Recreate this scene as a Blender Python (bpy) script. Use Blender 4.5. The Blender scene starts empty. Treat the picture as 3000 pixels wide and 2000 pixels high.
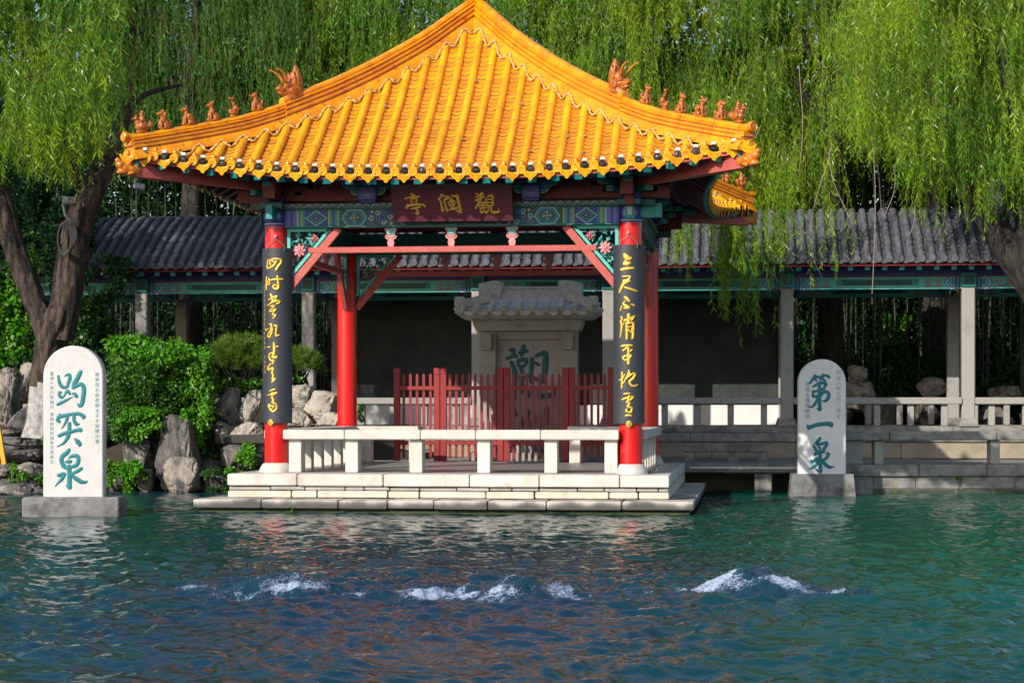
import bpy, bmesh, math, random
import numpy as np
from mathutils import Vector, Matrix, noise
random.seed(7); rng = np.random.default_rng(7)
PI = math.pi
S = bpy.context.scene
COL = S.collection

# ------------------------------------------------------------------ camera, sky, sun
CAM = np.array([3.433, -24.96, 1.193]); FPX = 5847.0; PSI = 0.11858; YH = 1191.5
cam_d = bpy.data.cameras.new('camera'); cam = bpy.data.objects.new('camera', cam_d); COL.objects.link(cam)
cam.location = CAM; cam.rotation_euler = (PI/2, 0, PSI)
cam_d.sensor_width = 36; cam_d.lens = FPX/3000*36; cam_d.shift_y = (YH-1000)/3000
cam_d.clip_end = 6000; cam_d.clip_start = .1
S.camera = cam
SUN_AZ, SUN_EL = math.radians(31), math.radians(26.8)
sdir = Vector((-math.sin(SUN_AZ)*math.cos(SUN_EL), -math.cos(SUN_AZ)*math.cos(SUN_EL), math.sin(SUN_EL)))
W = bpy.data.worlds.new('World'); S.world = W; W.use_nodes = True
nt = W.node_tree; bg = nt.nodes['Background']
sky = nt.nodes.new('ShaderNodeTexSky'); sky.sky_type = 'NISHITA'; sky.sun_disc = False
sky.sun_elevation = SUN_EL; sky.sun_rotation = math.atan2(sdir.x, sdir.y)
nt.links.new(sky.outputs[0], bg.inputs[0]); bg.inputs[1].default_value = .15
sun_d = bpy.data.lights.new('sun', 'SUN'); sun_d.energy = 4.7; sun_d.angle = math.radians(.5); sun_d.color = (1, .935, .82)
sun = bpy.data.objects.new('sun', sun_d); COL.objects.link(sun); sun.location = (-12, -20, 14)
sun.rotation_euler = sdir.to_track_quat('Z', 'Y').to_euler()
S.view_settings.view_transform = 'Standard'; S.view_settings.look = 'None'
S.view_settings.exposure = 0.12; S.view_settings.gamma = 1
try:
    S.cycles.max_bounces = 6; S.cycles.transparent_max_bounces = 8; S.cycles.caustics_reflective = False; S.cycles.caustics_refractive = False
except Exception: pass

# ------------------------------------------------------------------ helpers
_F = np.array([-math.sin(PSI), math.cos(PSI), 0]); _R = np.array([math.cos(PSI), math.sin(PSI), 0]); _U = np.array([0, 0, 1.])
K = 3000/2352
def _ray(x, y): return _F + _R*(x*K-1500)/FPX + _U*(YH-y*K)/FPX
def at(x, y, Y):
    d = _ray(x, y); return CAM + d*((Y-CAM[1])/d[1])
def ppm(Y): return FPX/K/((Y-CAM[1])*1.0)          # measured pixels per metre at depth Y

ORG = {}
def tag(o, label=None, cat=None, group=None, kind=None):
    if label: o['label'] = label
    if cat: o['category'] = cat
    if group: o['group'] = group
    if kind: o['kind'] = kind
    return o
def thing(name, loc, label, cat, group=None):
    o = bpy.data.objects.new(name, None); COL.objects.link(o); o.location = loc; o.empty_display_size = .1
    ORG[o.name] = np.array(loc, float)
    return tag(o, label, cat, group)
def copy_tree(o, parent=None):
    c = o.copy(); COL.objects.link(c)
    if parent: c.parent = parent
    for ch in list(o.children): copy_tree(ch, c)
    return c
def rotz(v, a):
    c, s = math.cos(a), math.sin(a); v = np.asarray(v, float)
    return np.stack([v[..., 0]*c-v[..., 1]*s, v[..., 0]*s+v[..., 1]*c, v[..., 2]], -1)

class MB:
    def __init__(s): s.v = []; s.f = []; s.m = []; s.n = 0; s.fn = None
    def add(s, verts, faces, m=0):
        verts = np.asarray(verts, float).reshape(-1, 3)
        if s.fn is not None: verts = s.fn(verts)
        b = s.n; s.v.append(verts); s.n += len(verts)
        for f in faces:
            s.f.append([b+i for i in f]); s.m.append(m)
    def box(s, c, size, m=0, rz=0, rx=0, ry=0, taper=1.0, bev=0.0):
        x, y, z = [q/2 for q in size]
        if bev <= 0:
            v = np.array([(-x,-y,-z),(x,-y,-z),(x,y,-z),(-x,y,-z),(-x*taper,-y*taper,z),(x*taper,-y*taper,z),(x*taper,y*taper,z),(-x*taper,y*taper,z)])
            f = [(0,3,2,1),(4,5,6,7),(0,1,5,4),(1,2,6,5),(2,3,7,6),(3,0,4,7)]
        else:
            b = min(bev, x*.45, y*.45, z*.45); v = []; f = []
            for zz, i in ((-z, b), (-z+b, 0), (z-b, 0), (z, b)):
                X, Y = x-i, y-i; q = b*.7
                v += [(-X+q,-Y,zz),(X-q,-Y,zz),(X,-Y+q,zz),(X,Y-q,zz),(X-q,Y,zz),(-X+q,Y,zz),(-X,Y-q,zz),(-X,-Y+q,zz)]
            for r in range(3):
                for k in range(8):
                    a, c2 = r*8+k, r*8+(k+1) % 8; f.append((a, c2, c2+8, a+8))
            f.append(tuple(range(7, -1, -1))); f.append(tuple(range(24, 32))); v = np.array(v)
        if rx or ry or rz:
            M3 = np.array((Matrix.Rotation(rz, 3, 'Z') @ Matrix.Rotation(ry, 3, 'Y') @ Matrix.Rotation(rx, 3, 'X')))
            v = v @ M3.T
        s.add(v+np.array(c), f, m)
    def beam(s, a, b, w, h, m=0, up=(0, 0, 1)):
        a, b = np.array(a, float), np.array(b, float); d = b-a; L = np.linalg.norm(d); d /= L
        up = np.array(up, float); x = np.cross(d, up); x /= np.linalg.norm(x); u = np.cross(x, d)
        v = []
        for p in (a, b):
            for i, j in ((-1,-1),(1,-1),(1,1),(-1,1)): v.append(p+x*w/2*i+u*h/2*j)
        s.add(v, [(0,1,2,3),(7,6,5,4),(0,4,5,1),(1,5,6,2),(2,6,7,3),(3,7,4,0)], m)
    def tube(s, pts, rad, n=8, m=0, caps=True):
        pts = [np.array(p, float) for p in pts]; N = len(pts)
        if not hasattr(rad, '__len__'): rad = [rad]*N
        V = []; prev = None
        for i, p in enumerate(pts):
            t = pts[min(i+1, N-1)]-pts[max(i-1, 0)]; t /= (np.linalg.norm(t)+1e-9)
            if prev is None:
                a = np.array([0, 0, 1.]) if abs(t[2]) < .9 else np.array([1., 0, 0])
                x = np.cross(a, t)
            else: x = prev-t*np.dot(prev, t)
            x /= np.linalg.norm(x)+1e-9; prev = x; y = np.cross(t, x)
            for k in range(n):
                an = 2*PI*k/n; V.append(p+(x*math.cos(an)+y*math.sin(an))*rad[i])
        F = []
        for i in range(N-1):
            for k in range(n):
                k2 = (k+1) % n; F.append((i*n+k, i*n+k2, (i+1)*n+k2, (i+1)*n+k))
        if caps: F.append(tuple(range(n-1, -1, -1))); F.append(tuple((N-1)*n+k for k in range(n)))
        s.add(V, F, m)
    def lathe(s, c, prof, n=20, m=0, a0=0, a1=2*PI):
        full = abs(a1-a0-2*PI) < 1e-6; cnt = n if full else n+1
        V = [(c[0]+r*math.cos(a0+(a1-a0)*k/n), c[1]+r*math.sin(a0+(a1-a0)*k/n), c[2]+z) for r, z in prof for k in range(cnt)]
        F = []
        for i in range(len(prof)-1):
            for k in range(n):
                k2 = (k+1) % cnt; F.append((i*cnt+k, i*cnt+k2, (i+1)*cnt+k2, (i+1)*cnt+k))
        if full: F.append(tuple(range(cnt-1, -1, -1))); F.append(tuple((len(prof)-1)*cnt+k for k in range(cnt)))
        s.add(V, F, m)
    def prism(s, poly, o, u, v, t, m=0, m_side=None):
        """polygon in (u,v) from o, extruded t along u x v"""
        o, u, v = np.array(o, float), np.array(u, float), np.array(v, float); w = np.cross(u, v); w /= np.linalg.norm(w)
        n = len(poly); P0 = [o+u*p[0]+v*p[1] for p in poly]; P1 = [p+w*t for p in P0]
        s.add(P0+P1, [tuple(range(n-1, -1, -1)), tuple(range(n, 2*n))], m)
        s.add(P0+P1, [(i, (i+1) % n, n+(i+1) % n, n+i) for i in range(n)], m if m_side is None else m_side)
    def ball(s, c, r, m=0, n=10, rot=None):
        r = r if hasattr(r, '__len__') else (r, r, r); V = []; F = []; k = max(4, n//2)
        for i in range(k+1):
            th = PI*i/k
            for j in range(n): V.append((math.sin(th)*math.cos(2*PI*j/n)*r[0], math.sin(th)*math.sin(2*PI*j/n)*r[1], math.cos(th)*r[2]))
        V = np.array(V)
        if rot is not None: V = V @ np.array(rot).T
        for i in range(k):
            for j in range(n): F.append((i*n+j, (i+1)*n+j, (i+1)*n+(j+1) % n, i*n+(j+1) % n))
        s.add(V+np.array(c), F, m)
    def ribbon(s, pts, w, o, u, v, lift, m=0, dome=0.0, closed=False):
        """brush stroke: (x,y) points with widths, in the plane o,u,v; optional domed section"""
        o, u, v = np.array(o, float), np.array(u, float), np.array(v, float); nrm = np.cross(u, v); nrm /= np.linalg.norm(nrm)
        L, C, Rr = stroke_outline(pts, w)
        n = len(L); V = []
        for i in range(n):
            for q, h in ((L[i], 0), ((L[i]*.6+C[i]*.4), dome*.8), (C[i], dome), ((Rr[i]*.6+C[i]*.4), dome*.8), (Rr[i], 0)):
                V.append(o+u*q[0]+v*q[1]+nrm*(lift+h))
        F = [(i*5+k, i*5+k+1, (i+1)*5+k+1, (i+1)*5+k) for i in range(n-1) for k in range(4)]
        s.add(V, F, m)
    def build(s, name, mats, parent=None, smooth=False, label=None, local=False):
        me = bpy.data.meshes.new(name)
        o_ = np.zeros(3) if (parent is None or local) else ORG.get(parent.name, np.zeros(3))
        V = np.concatenate(s.v)-o_
        me.from_pydata(V.tolist(), [], s.f)
        mats = mats if isinstance(mats, (list, tuple)) else [mats]
        for q in mats: me.materials.append(q)
        if len(mats) > 1: me.polygons.foreach_set('material_index', s.m)
        if smooth is True: me.polygons.foreach_set('use_smooth', [True]*len(s.f))
        me.update()
        if smooth == 'auto': auto_smooth(me)
        ob = bpy.data.objects.new(name, me); COL.objects.link(ob)
        if parent: ob.parent = parent
        ORG[ob.name] = o_
        if label: ob['label'] = label
        return ob
def auto_smooth(me, ang=40):
    bm = bmesh.new(); bm.from_mesh(me); bmesh.ops.recalc_face_normals(bm, faces=bm.faces); c = math.radians(ang)
    for f in bm.faces: f.smooth = True
    for e in bm.edges:
        e.smooth = len(e.link_faces) == 2 and e.calc_face_angle(0) < c
    bm.to_mesh(me); bm.free()

def stroke_outline(pts, w, step=None):
    P = np.array([p[:2] for p in pts], float); Wd = np.array(w, float)
    # Catmull-Rom resample
    Q = []; Ww = []
    n = len(P)
    for i in range(n-1):
        p0, p1, p2, p3 = P[max(i-1, 0)], P[i], P[i+1], P[min(i+2, n-1)]
        for k in range(6):
            t = k/6
            Q.append(.5*((2*p1)+(-p0+p2)*t+(2*p0-5*p1+4*p2-p3)*t*t+(-p0+3*p1-3*p2+p3)*t**3)); Ww.append(Wd[i]*(1-t)+Wd[i+1]*t)
    Q.append(P[-1]); Ww.append(Wd[-1]); Q = np.array(Q); Ww = np.array(Ww)/2
    T = np.gradient(Q, axis=0); T /= np.linalg.norm(T, axis=1)[:, None]+1e-9; N = np.stack([-T[:, 1], T[:, 0]], 1)
    # round ends
    C = [Q[0]-T[0]*Ww[0]*q for q in (1, .85, .5)]; H = [Ww[0]*q for q in (.02, .5, .86)]; NN = [N[0]]*3
    C += list(Q); H += list(Ww); NN += list(N)
    C += [Q[-1]+T[-1]*Ww[-1]*q for q in (.5, .85, 1)]; H += [Ww[-1]*q for q in (.86, .5, .02)]; NN += [N[-1]]*3
    C = np.array(C); H = np.array(H)[:, None]; NN = np.array(NN)
    return C+NN*H, C, C-NN*H

def parse(txt):
    out = []
    for st in txt.replace('\n', '').split('|'):
        a = [tuple(float(q) for q in p.split(',')) for p in st.split() if p]
        if len(a) == 1: a.append((a[0][0]+1, a[0][1]+1, a[0][2]))
        if a: out.append(a)
    return out

# ------------------------------------------------------------------ materials
def mat(name, c1, c2=None, scale=6, rough=.6, bump=0, bscale=None, metal=0, coat=0, ramp=(.35, .65), stretch=(1, 1, 1), detail=5, spec=.5,
        c3=None, s3=1.2, r3=(.55, .7), bstretch=None, transl=0, island=0, rvar=0):
    m = bpy.data.materials.new(name); m.use_nodes = True; t = m.node_tree; N = t.nodes; Lk = t.links
    b = N['Principled BSDF']; b.inputs['Roughness'].default_value = rough; b.inputs['Metallic'].default_value = metal
    b.inputs['Coat Weight'].default_value = coat; b.inputs['Coat Roughness'].default_value = .08; b.inputs['Specular IOR Level'].default_value = spec
    geo = N.new('ShaderNodeNewGeometry')
    def noise_n(sc, st, det=detail):
        mp = N.new('ShaderNodeMapping'); mp.inputs['Scale'].default_value = st; Lk.new(geo.outputs['Position'], mp.inputs[0])
        n = N.new('ShaderNodeTexNoise'); n.inputs['Scale'].default_value = sc; n.inputs['Detail'].default_value = det; n.inputs['Roughness'].default_value = .6
        Lk.new(mp.outputs[0], n.inputs['Vector']); return n
    def ramp_n(src, a, c, ca, cb):
        r = N.new('ShaderNodeValToRGB'); r.color_ramp.elements[0].position = a; r.color_ramp.elements[1].position = c
        r.color_ramp.elements[0].color = (*ca, 1); r.color_ramp.elements[1].color = (*cb, 1); Lk.new(src, r.inputs[0]); return r.outputs[0]
    col = None
    if island:
        col = ramp_n(geo.outputs['Random Per Island'], 0, 1, c1, c2 or c1)
        if c3:
            mx = N.new('ShaderNodeMix'); mx.data_type = 'RGBA'; n3 = noise_n(s3, (1, 1, 1), 2)
            f = ramp_n(n3.outputs[0], r3[0], r3[1], (0, 0, 0), (1, 1, 1)); Lk.new(f, mx.inputs[0]); Lk.new(col, mx.inputs[6]); mx.inputs[7].default_value = (*c3, 1); col = mx.outputs[2]
    elif c2:
        n1 = noise_n(scale, stretch); col = ramp_n(n1.outputs[0], ramp[0], ramp[1], c1, c2)
        if c3:
            mx = N.new('ShaderNodeMix'); mx.data_type = 'RGBA'; n3 = noise_n(s3, (1, 1, 1))
            f = ramp_n(n3.outputs[0], r3[0], r3[1], (0, 0, 0), (1, 1, 1)); Lk.new(f, mx.inputs[0]); Lk.new(col, mx.inputs[6]); mx.inputs[7].default_value = (*c3, 1); col = mx.outputs[2]
        if rvar:
            mr = N.new('ShaderNodeMapRange'); Lk.new(n1.outputs[0], mr.inputs[0]); mr.inputs[3].default_value = rough-rvar; mr.inputs[4].default_value = rough+rvar; Lk.new(mr.outputs[0], b.inputs['Roughness'])
    if col is not None: Lk.new(col, b.inputs['Base Color'])
    else: b.inputs['Base Color'].default_value = (*c1, 1)
    if bump:
        n2 = noise_n(bscale or scale*3, bstretch or stretch, 6); bp = N.new('ShaderNodeBump'); bp.inputs['Strength'].default_value = min(1, bump); bp.inputs['Distance'].default_value = .012 if bump < 1 else .03
        Lk.new(n2.outputs[0], bp.inputs['Height']); Lk.new(bp.outputs[0], b.inputs['Normal'])
    if transl:
        tr = N.new('ShaderNodeBsdfTranslucent'); mxs = N.new('ShaderNodeMixShader'); mxs.inputs[0].default_value = transl
        if col is not None: Lk.new(col, tr.inputs[0])
        else: tr.inputs[0].default_value = (*c1, 1)
        Lk.new(b.outputs[0], mxs.inputs[1]); Lk.new(tr.outputs[0], mxs.inputs[2]); Lk.new(mxs.outputs[0], N['Material Output'].inputs[0])
    return m

GLAZE = mat('yellow_glaze', (.92, .455, .003), (.83, .33, .003), 3.5, .27, .15, 30, coat=.2, c3=(.60, .20, .008), s3=5, r3=(.56, .80), island=1)
GLAZE_PAN = mat('yellow_glaze_pan', (.85, .345, .003), (.70, .22, .003), 7, .33, .2, 30, coat=.12, c3=(.45, .16, .01), s3=4, r3=(.56, .80), island=1)
GLAZE_RIDGE = mat('amber_glaze', (.83, .34, .004), (.68, .21, .004), 5, .26, .2, 25, coat=.2, c3=(.36, .08, .004), s3=11, r3=(.57, .74))
GLAZE_FIG = mat('rust_glaze', (.52, .155, .014), (.22, .05, .008), 30, .28, .5, 80, coat=.25)
GLAZE_HORN = mat('horn_glaze', (.60, .20, .01), (.5, .14, .01), 10, .3)
JOINT = mat('joint_dirt_gap_shade', (.24, .12, .04), (.10, .055, .025), 20, .95)  # joint dirt and mortar, also the painted gap shadow on pan risers
MORTAR = mat('lime_mortar', (.66, .44, .15), (.42, .26, .10), 25, .9, .6, 60)
REDW = mat('red_lacquer_column', (.72, .004, .005), (.60, .003, .004), 3, .30, .06, 20, coat=.2, stretch=(1, 1, .3), c3=(.56, .035, .03), s3=9, r3=(.60, .72), rvar=.12)
REDD = mat('dark_red_timber', (.20, .022, .022), (.14, .016, .018), 8, .6, .2, 30)
BEAMH = mat('orange_glaze', (.66, .21, .008), (.45, .11, .006), 16, .26, .4, 50, coat=.25)
SHADEW = mat('shade_darkened_maroon', (.13, .024, .036), (.09, .016, .026), 8, .6, .2, 30)  # dark red timber, darkened further to stand in for shade under the eaves
PINKW = mat('faded_red_timber', (.52, .10, .085), (.42, .075, .065), 6, .6, .2, 40, c3=(.60, .22, .19), s3=18, r3=(.62, .72))
TEAL = mat('teal_paint', (.014, .27, .26), (.012, .21, .21), 8, .55, .1, 40)
TEALL = mat('pale_teal_paint', (.10, .52, .46), (.07, .42, .38), 9, .55)
TEALD = mat('deep_green_paint', (.004, .085, .075), (.004, .065, .06), 9, .55)
BLUE = mat('ultramarine_paint', (.04, .055, .30), (.03, .04, .22), 9, .55)
VIOL = mat('violet_paint', (.13, .14, .44), (.10, .11, .35), 9, .55)
LINEP = mat('pale_line_paint', (.45, .55, .55), (.36, .46, .50), 20, .6)
GOLDP = mat('ochre_paint', (.50, .36, .06), (.42, .3, .05), 20, .55)
PINKF = mat('pink_petal_paint', (.66, .30, .30), (.55, .18, .2), 20, .6)
REDF = mat('red_petal_paint', (.40, .06, .08), (.32, .04, .06), 20, .6)
PLAQ = mat('maroon_board', (.14, .030, .044), (.10, .020, .034), 4, .5, .1, 30, stretch=(1, 1, 12))
GOLD = mat('gilded_lettering', (.78, .47, .08), (.60, .33, .04), 30, .45, .3, 60, metal=.25)
GOLD2 = mat('bright_gilding', (.86, .55, .07), (.68, .37, .035), 40, .32, .3, 80, metal=.35)
BLACKB = mat('charcoal_lacquer_board', (.022, .024, .034), (.035, .037, .048), 5, .55, .12, 60, c3=(.055, .057, .068), s3=14, r3=(.66, .74), stretch=(1, 1, .15))
MARB = mat('white_marble', (.67, .625, .57), (.53, .485, .43), 4, .7, .35, 35, c3=(.36, .30, .24), s3=4.5, r3=(.56, .82))
MARB2 = mat('creamy_marble', (.70, .62, .50), (.52, .45, .36), 6, .75, .6, 30, c3=(.33, .26, .19), s3=5, r3=(.58, .8))
SLABM = mat('grey_slab_top', (.40, .38, .36), (.30, .29, .28), 5, .7, .3, 30)
GRAN = mat('grey_granite', (.38, .36, .33), (.26, .25, .235), 60, .75, .3, 90, c3=(.16, .155, .15), s3=3, r3=(.55, .8))
GRAN2 = mat('weathered_granite', (.30, .28, .25), (.17, .165, .16), 7, .8, .5, 40, c3=(.08, .08, .085), s3=4, r3=(.52, .72))
STELE = mat('whitewashed_stele', (.62, .60, .59), (.54, .52, .515), 3, .75, .4, 40, c3=(.60, .57, .55), s3=11, r3=(.64, .72))
CHAR = mat('teal_lettering', (.006, .19, .22), (.004, .15, .18), 12, .55, .3, 60)
CHARD = mat('dark_teal_lettering', (.003, .10, .12), (.003, .075, .09), 12, .6)
GREYT = mat('grey_clay_tile', (.12, .122, .15), (.065, .066, .085), 7, .8, .4, 40, c3=(.20, .175, .15), s3=6, r3=(.62, .78))
GREYP = mat('grey_clay_pan', (.085, .088, .11), (.05, .05, .066), 9, .85, .4, 40)
WALLD = mat('dark_relief_wall', (.016, .023, .024), (.032, .044, .038), 2.5, .75, 1.0, 5, c3=(.045, .06, .045), s3=4, r3=(.66, .8))
WHITEW = mat('white_plaster', (.78, .76, .74), (.70, .68, .66), 4, .9, .15, 30)
FENCE = mat('red_picket_paint', (.29, .014, .018), (.22, .011, .014), 8, .55, .15, 40, stretch=(1, 1, .3))
WOODD = mat('dark_weathered_wood', (.05, .045, .042), (.03, .028, .027), 12, .8)
BARK = mat('willow_bark', (.080, .053, .038), (.012, .009, .009), 13, .9, 1.0, 14, stretch=(1, 1, .22), ramp=(.4, .56), c3=(.20, .14, .10), s3=20, r3=(.6, .75))
BARKD = mat('dark_bark', (.045, .034, .028), (.012, .010, .010), 13, .9, 1.0, 14, stretch=(1, 1, .22), ramp=(.4, .58))
LIMEB = mat('limewashed_bark', (.44, .42, .41), (.22, .20, .20), 12, .9, .8, 25)
ROCK = mat('limestone_rock', (.36, .31, .26), (.17, .15, .135), 7, .85, 1.0, 13, c3=(.06, .058, .06), s3=4.0, r3=(.5, .64), stretch=(1, 1, .5))
ROCKD = mat('dark_limestone', (.16, .145, .135), (.05, .048, .05), 6, .85, 1.0, 13, c3=(.30, .27, .235), s3=7, r3=(.56, .68), stretch=(1, 1, .5))
ROCKL = mat('pale_limestone', (.47, .42, .36), (.26, .235, .21), 7, .85, 1.0, 13, c3=(.09, .085, .085), s3=5, r3=(.55, .68), stretch=(1, 1, .5))
W_LEAF = mat('willow_leaf', (.012, .14, .008), (.14, .43, .014), rough=.34, transl=.40, island=1, c3=(.28, .47, .008), s3=.8, r3=(.40, .66), spec=.5)
W_LEAFL = mat('willow_leaf_shade_tone', (.004, .070, .018), (.040, .23, .022), rough=.42, transl=.42, island=1, c3=(.11, .34, .016), s3=.7, r3=(.5, .7), spec=.35)  # willow leaf darkened in colour for the less lit crowns behind
W_TWIG = mat('willow_twig', (.19, .20, .03), (.14, .12, .03), 3, .7)
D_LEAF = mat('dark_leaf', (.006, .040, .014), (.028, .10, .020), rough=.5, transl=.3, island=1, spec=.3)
I_LEAF = mat('ivy_leaf', (.025, .15, .006), (.13, .36, .010), rough=.42, transl=.32, island=1, spec=.4)
I_LEAFD = mat('dark_ivy_leaf', (.012, .06, .008), (.05, .15, .012), rough=.42, transl=.3, island=1, spec=.4)
P_LEAF = mat('pine_needle', (.05, .13, .012), (.15, .24, .02), rough=.5, transl=.2, island=1)
B_LEAF = mat('bamboo_leaf', (.010, .035, .008), (.035, .085, .012), rough=.5, transl=.3, island=1, c3=(.10, .24, .01), s3=.9, r3=(.62, .7))
B_CANE = mat('bamboo_cane', (.020, .025, .018), (.05, .055, .03), 3, .6)
DEAD = mat('dry_leaf', (.17, .10, .055), (.07, .045, .03), island=1, rough=.9)
SOIL = mat('soil', (.06, .045, .032), (.035, .028, .022), 6, .95, .6, 20)
PAVE = mat('paving_stone', (.30, .28, .26), (.20, .19, .18), 3, .75, .3, 20)
CHROME = mat('lamp_dark_metal', (.10, .10, .11), (.03, .03, .035), 40, .2, metal=.8)
LAMPW = mat('lamp_white_metal', (.75, .73, .70), (.6, .58, .56), 30, .4)
WIRE = mat('black_cable', (.01, .01, .01), rough=.5)
GREYM = mat('grey_metal', (.30, .31, .33), (.2, .2, .22), 20, .45, metal=.5)
YELLOW = mat('yellow_paint', (.75, .36, .01), (.6, .26, .01), 8, .5)
MOSS = mat('moss', (.05, .10, .012), (.09, .15, .02), 20, .95, 1.0, 60)

W_LEAFY = mat('yellow_willow_leaf', (.022, .15, .006), (.18, .44, .012), rough=.34, transl=.42, island=1, c3=(.33, .51, .010), s3=.8, r3=(.40, .64), spec=.5)
LAMPG = mat('dull_lamp_housing', (.12, .12, .12), (.06, .06, .06), 20, .8)
STELE2 = mat('shade_brightened_whitewash', (.78, .76, .77), (.70, .68, .69), 3, .75, .4, 40, c3=(.58, .56, .56), s3=11, r3=(.64, .72))  # same whitewash, lightened in colour to brighten the stele in shade
CHARS = mat('thin_teal_lettering', (.02, .16, .19), (.05, .22, .25), 40, .7)
PALEG = mat('sunlit_tone_roof_stone', (.64, .61, .57), (.48, .46, .43), 12, .8, .4, 40, c3=(.20, .20, .20), s3=5, r3=(.58, .78))  # roof stone made paler to stand in for sunlight it does not receive
# ------------------------------------------------------------------ pavilion
HC = 2.075; EA = 3.45; FZ = .426; EC = 3.46
def ea(x): return 2.92+.55*min(1.0, abs(x)/EC)**3
_d = np.array([-.2, 0, .256, .68, 1.138, 1.537, 2.05, 2.38, 2.7, 3.0, 3.3, 3.45, 3.7]); _z = np.array([6.34, 6.13, 5.89, 5.47, 5.06, 4.75, 4.375, 4.155, 3.945, 3.765, 3.60, 3.53, 3.43])
_dd = np.linspace(-.2, 3.7, 400); _zz = np.interp(_dd, _d, _z)
_ker = np.hanning(41); _ker /= _ker.sum(); _zz = np.convolve(np.pad(_zz, 20, mode='reflect', reflect_type='odd'), _ker, 'valid')
def hz(x, d):
    u = min(1.05, abs(x)/max(d, .05))
    return float(np.interp(d, _dd, _zz))+float(np.interp(d, (.5, 1.138, 1.537, 2.05, 2.38, 2.7, 3.0, 3.3, 3.5, 3.7), (0, .065, .10, .165, .22, .31, .39, .455, .485, .50)))*u**3
def slope_n(x, d):
    dz = (hz(x, d+.02)-hz(x, d-.02))/.04; n = np.array([0, dz, 1.]); n[1] = dz  # front side y=-d
    v = np.array([0, -1, dz]); v /= np.linalg.norm(v)      # down-slope
    n = np.array([0, v[2], -v[1]]); n = np.array([0, v[2]*1, 1*-v[1]]); return v, n/np.linalg.norm(n)
pav = thing('pavilion', (0, 0, 0), 'open pavilion with a curved yellow tiled roof on four red columns', 'pavilion')
SPC = .2035
def side_rot(k): return (lambda v, a=k*PI/2: rotz(v, a))

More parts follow.
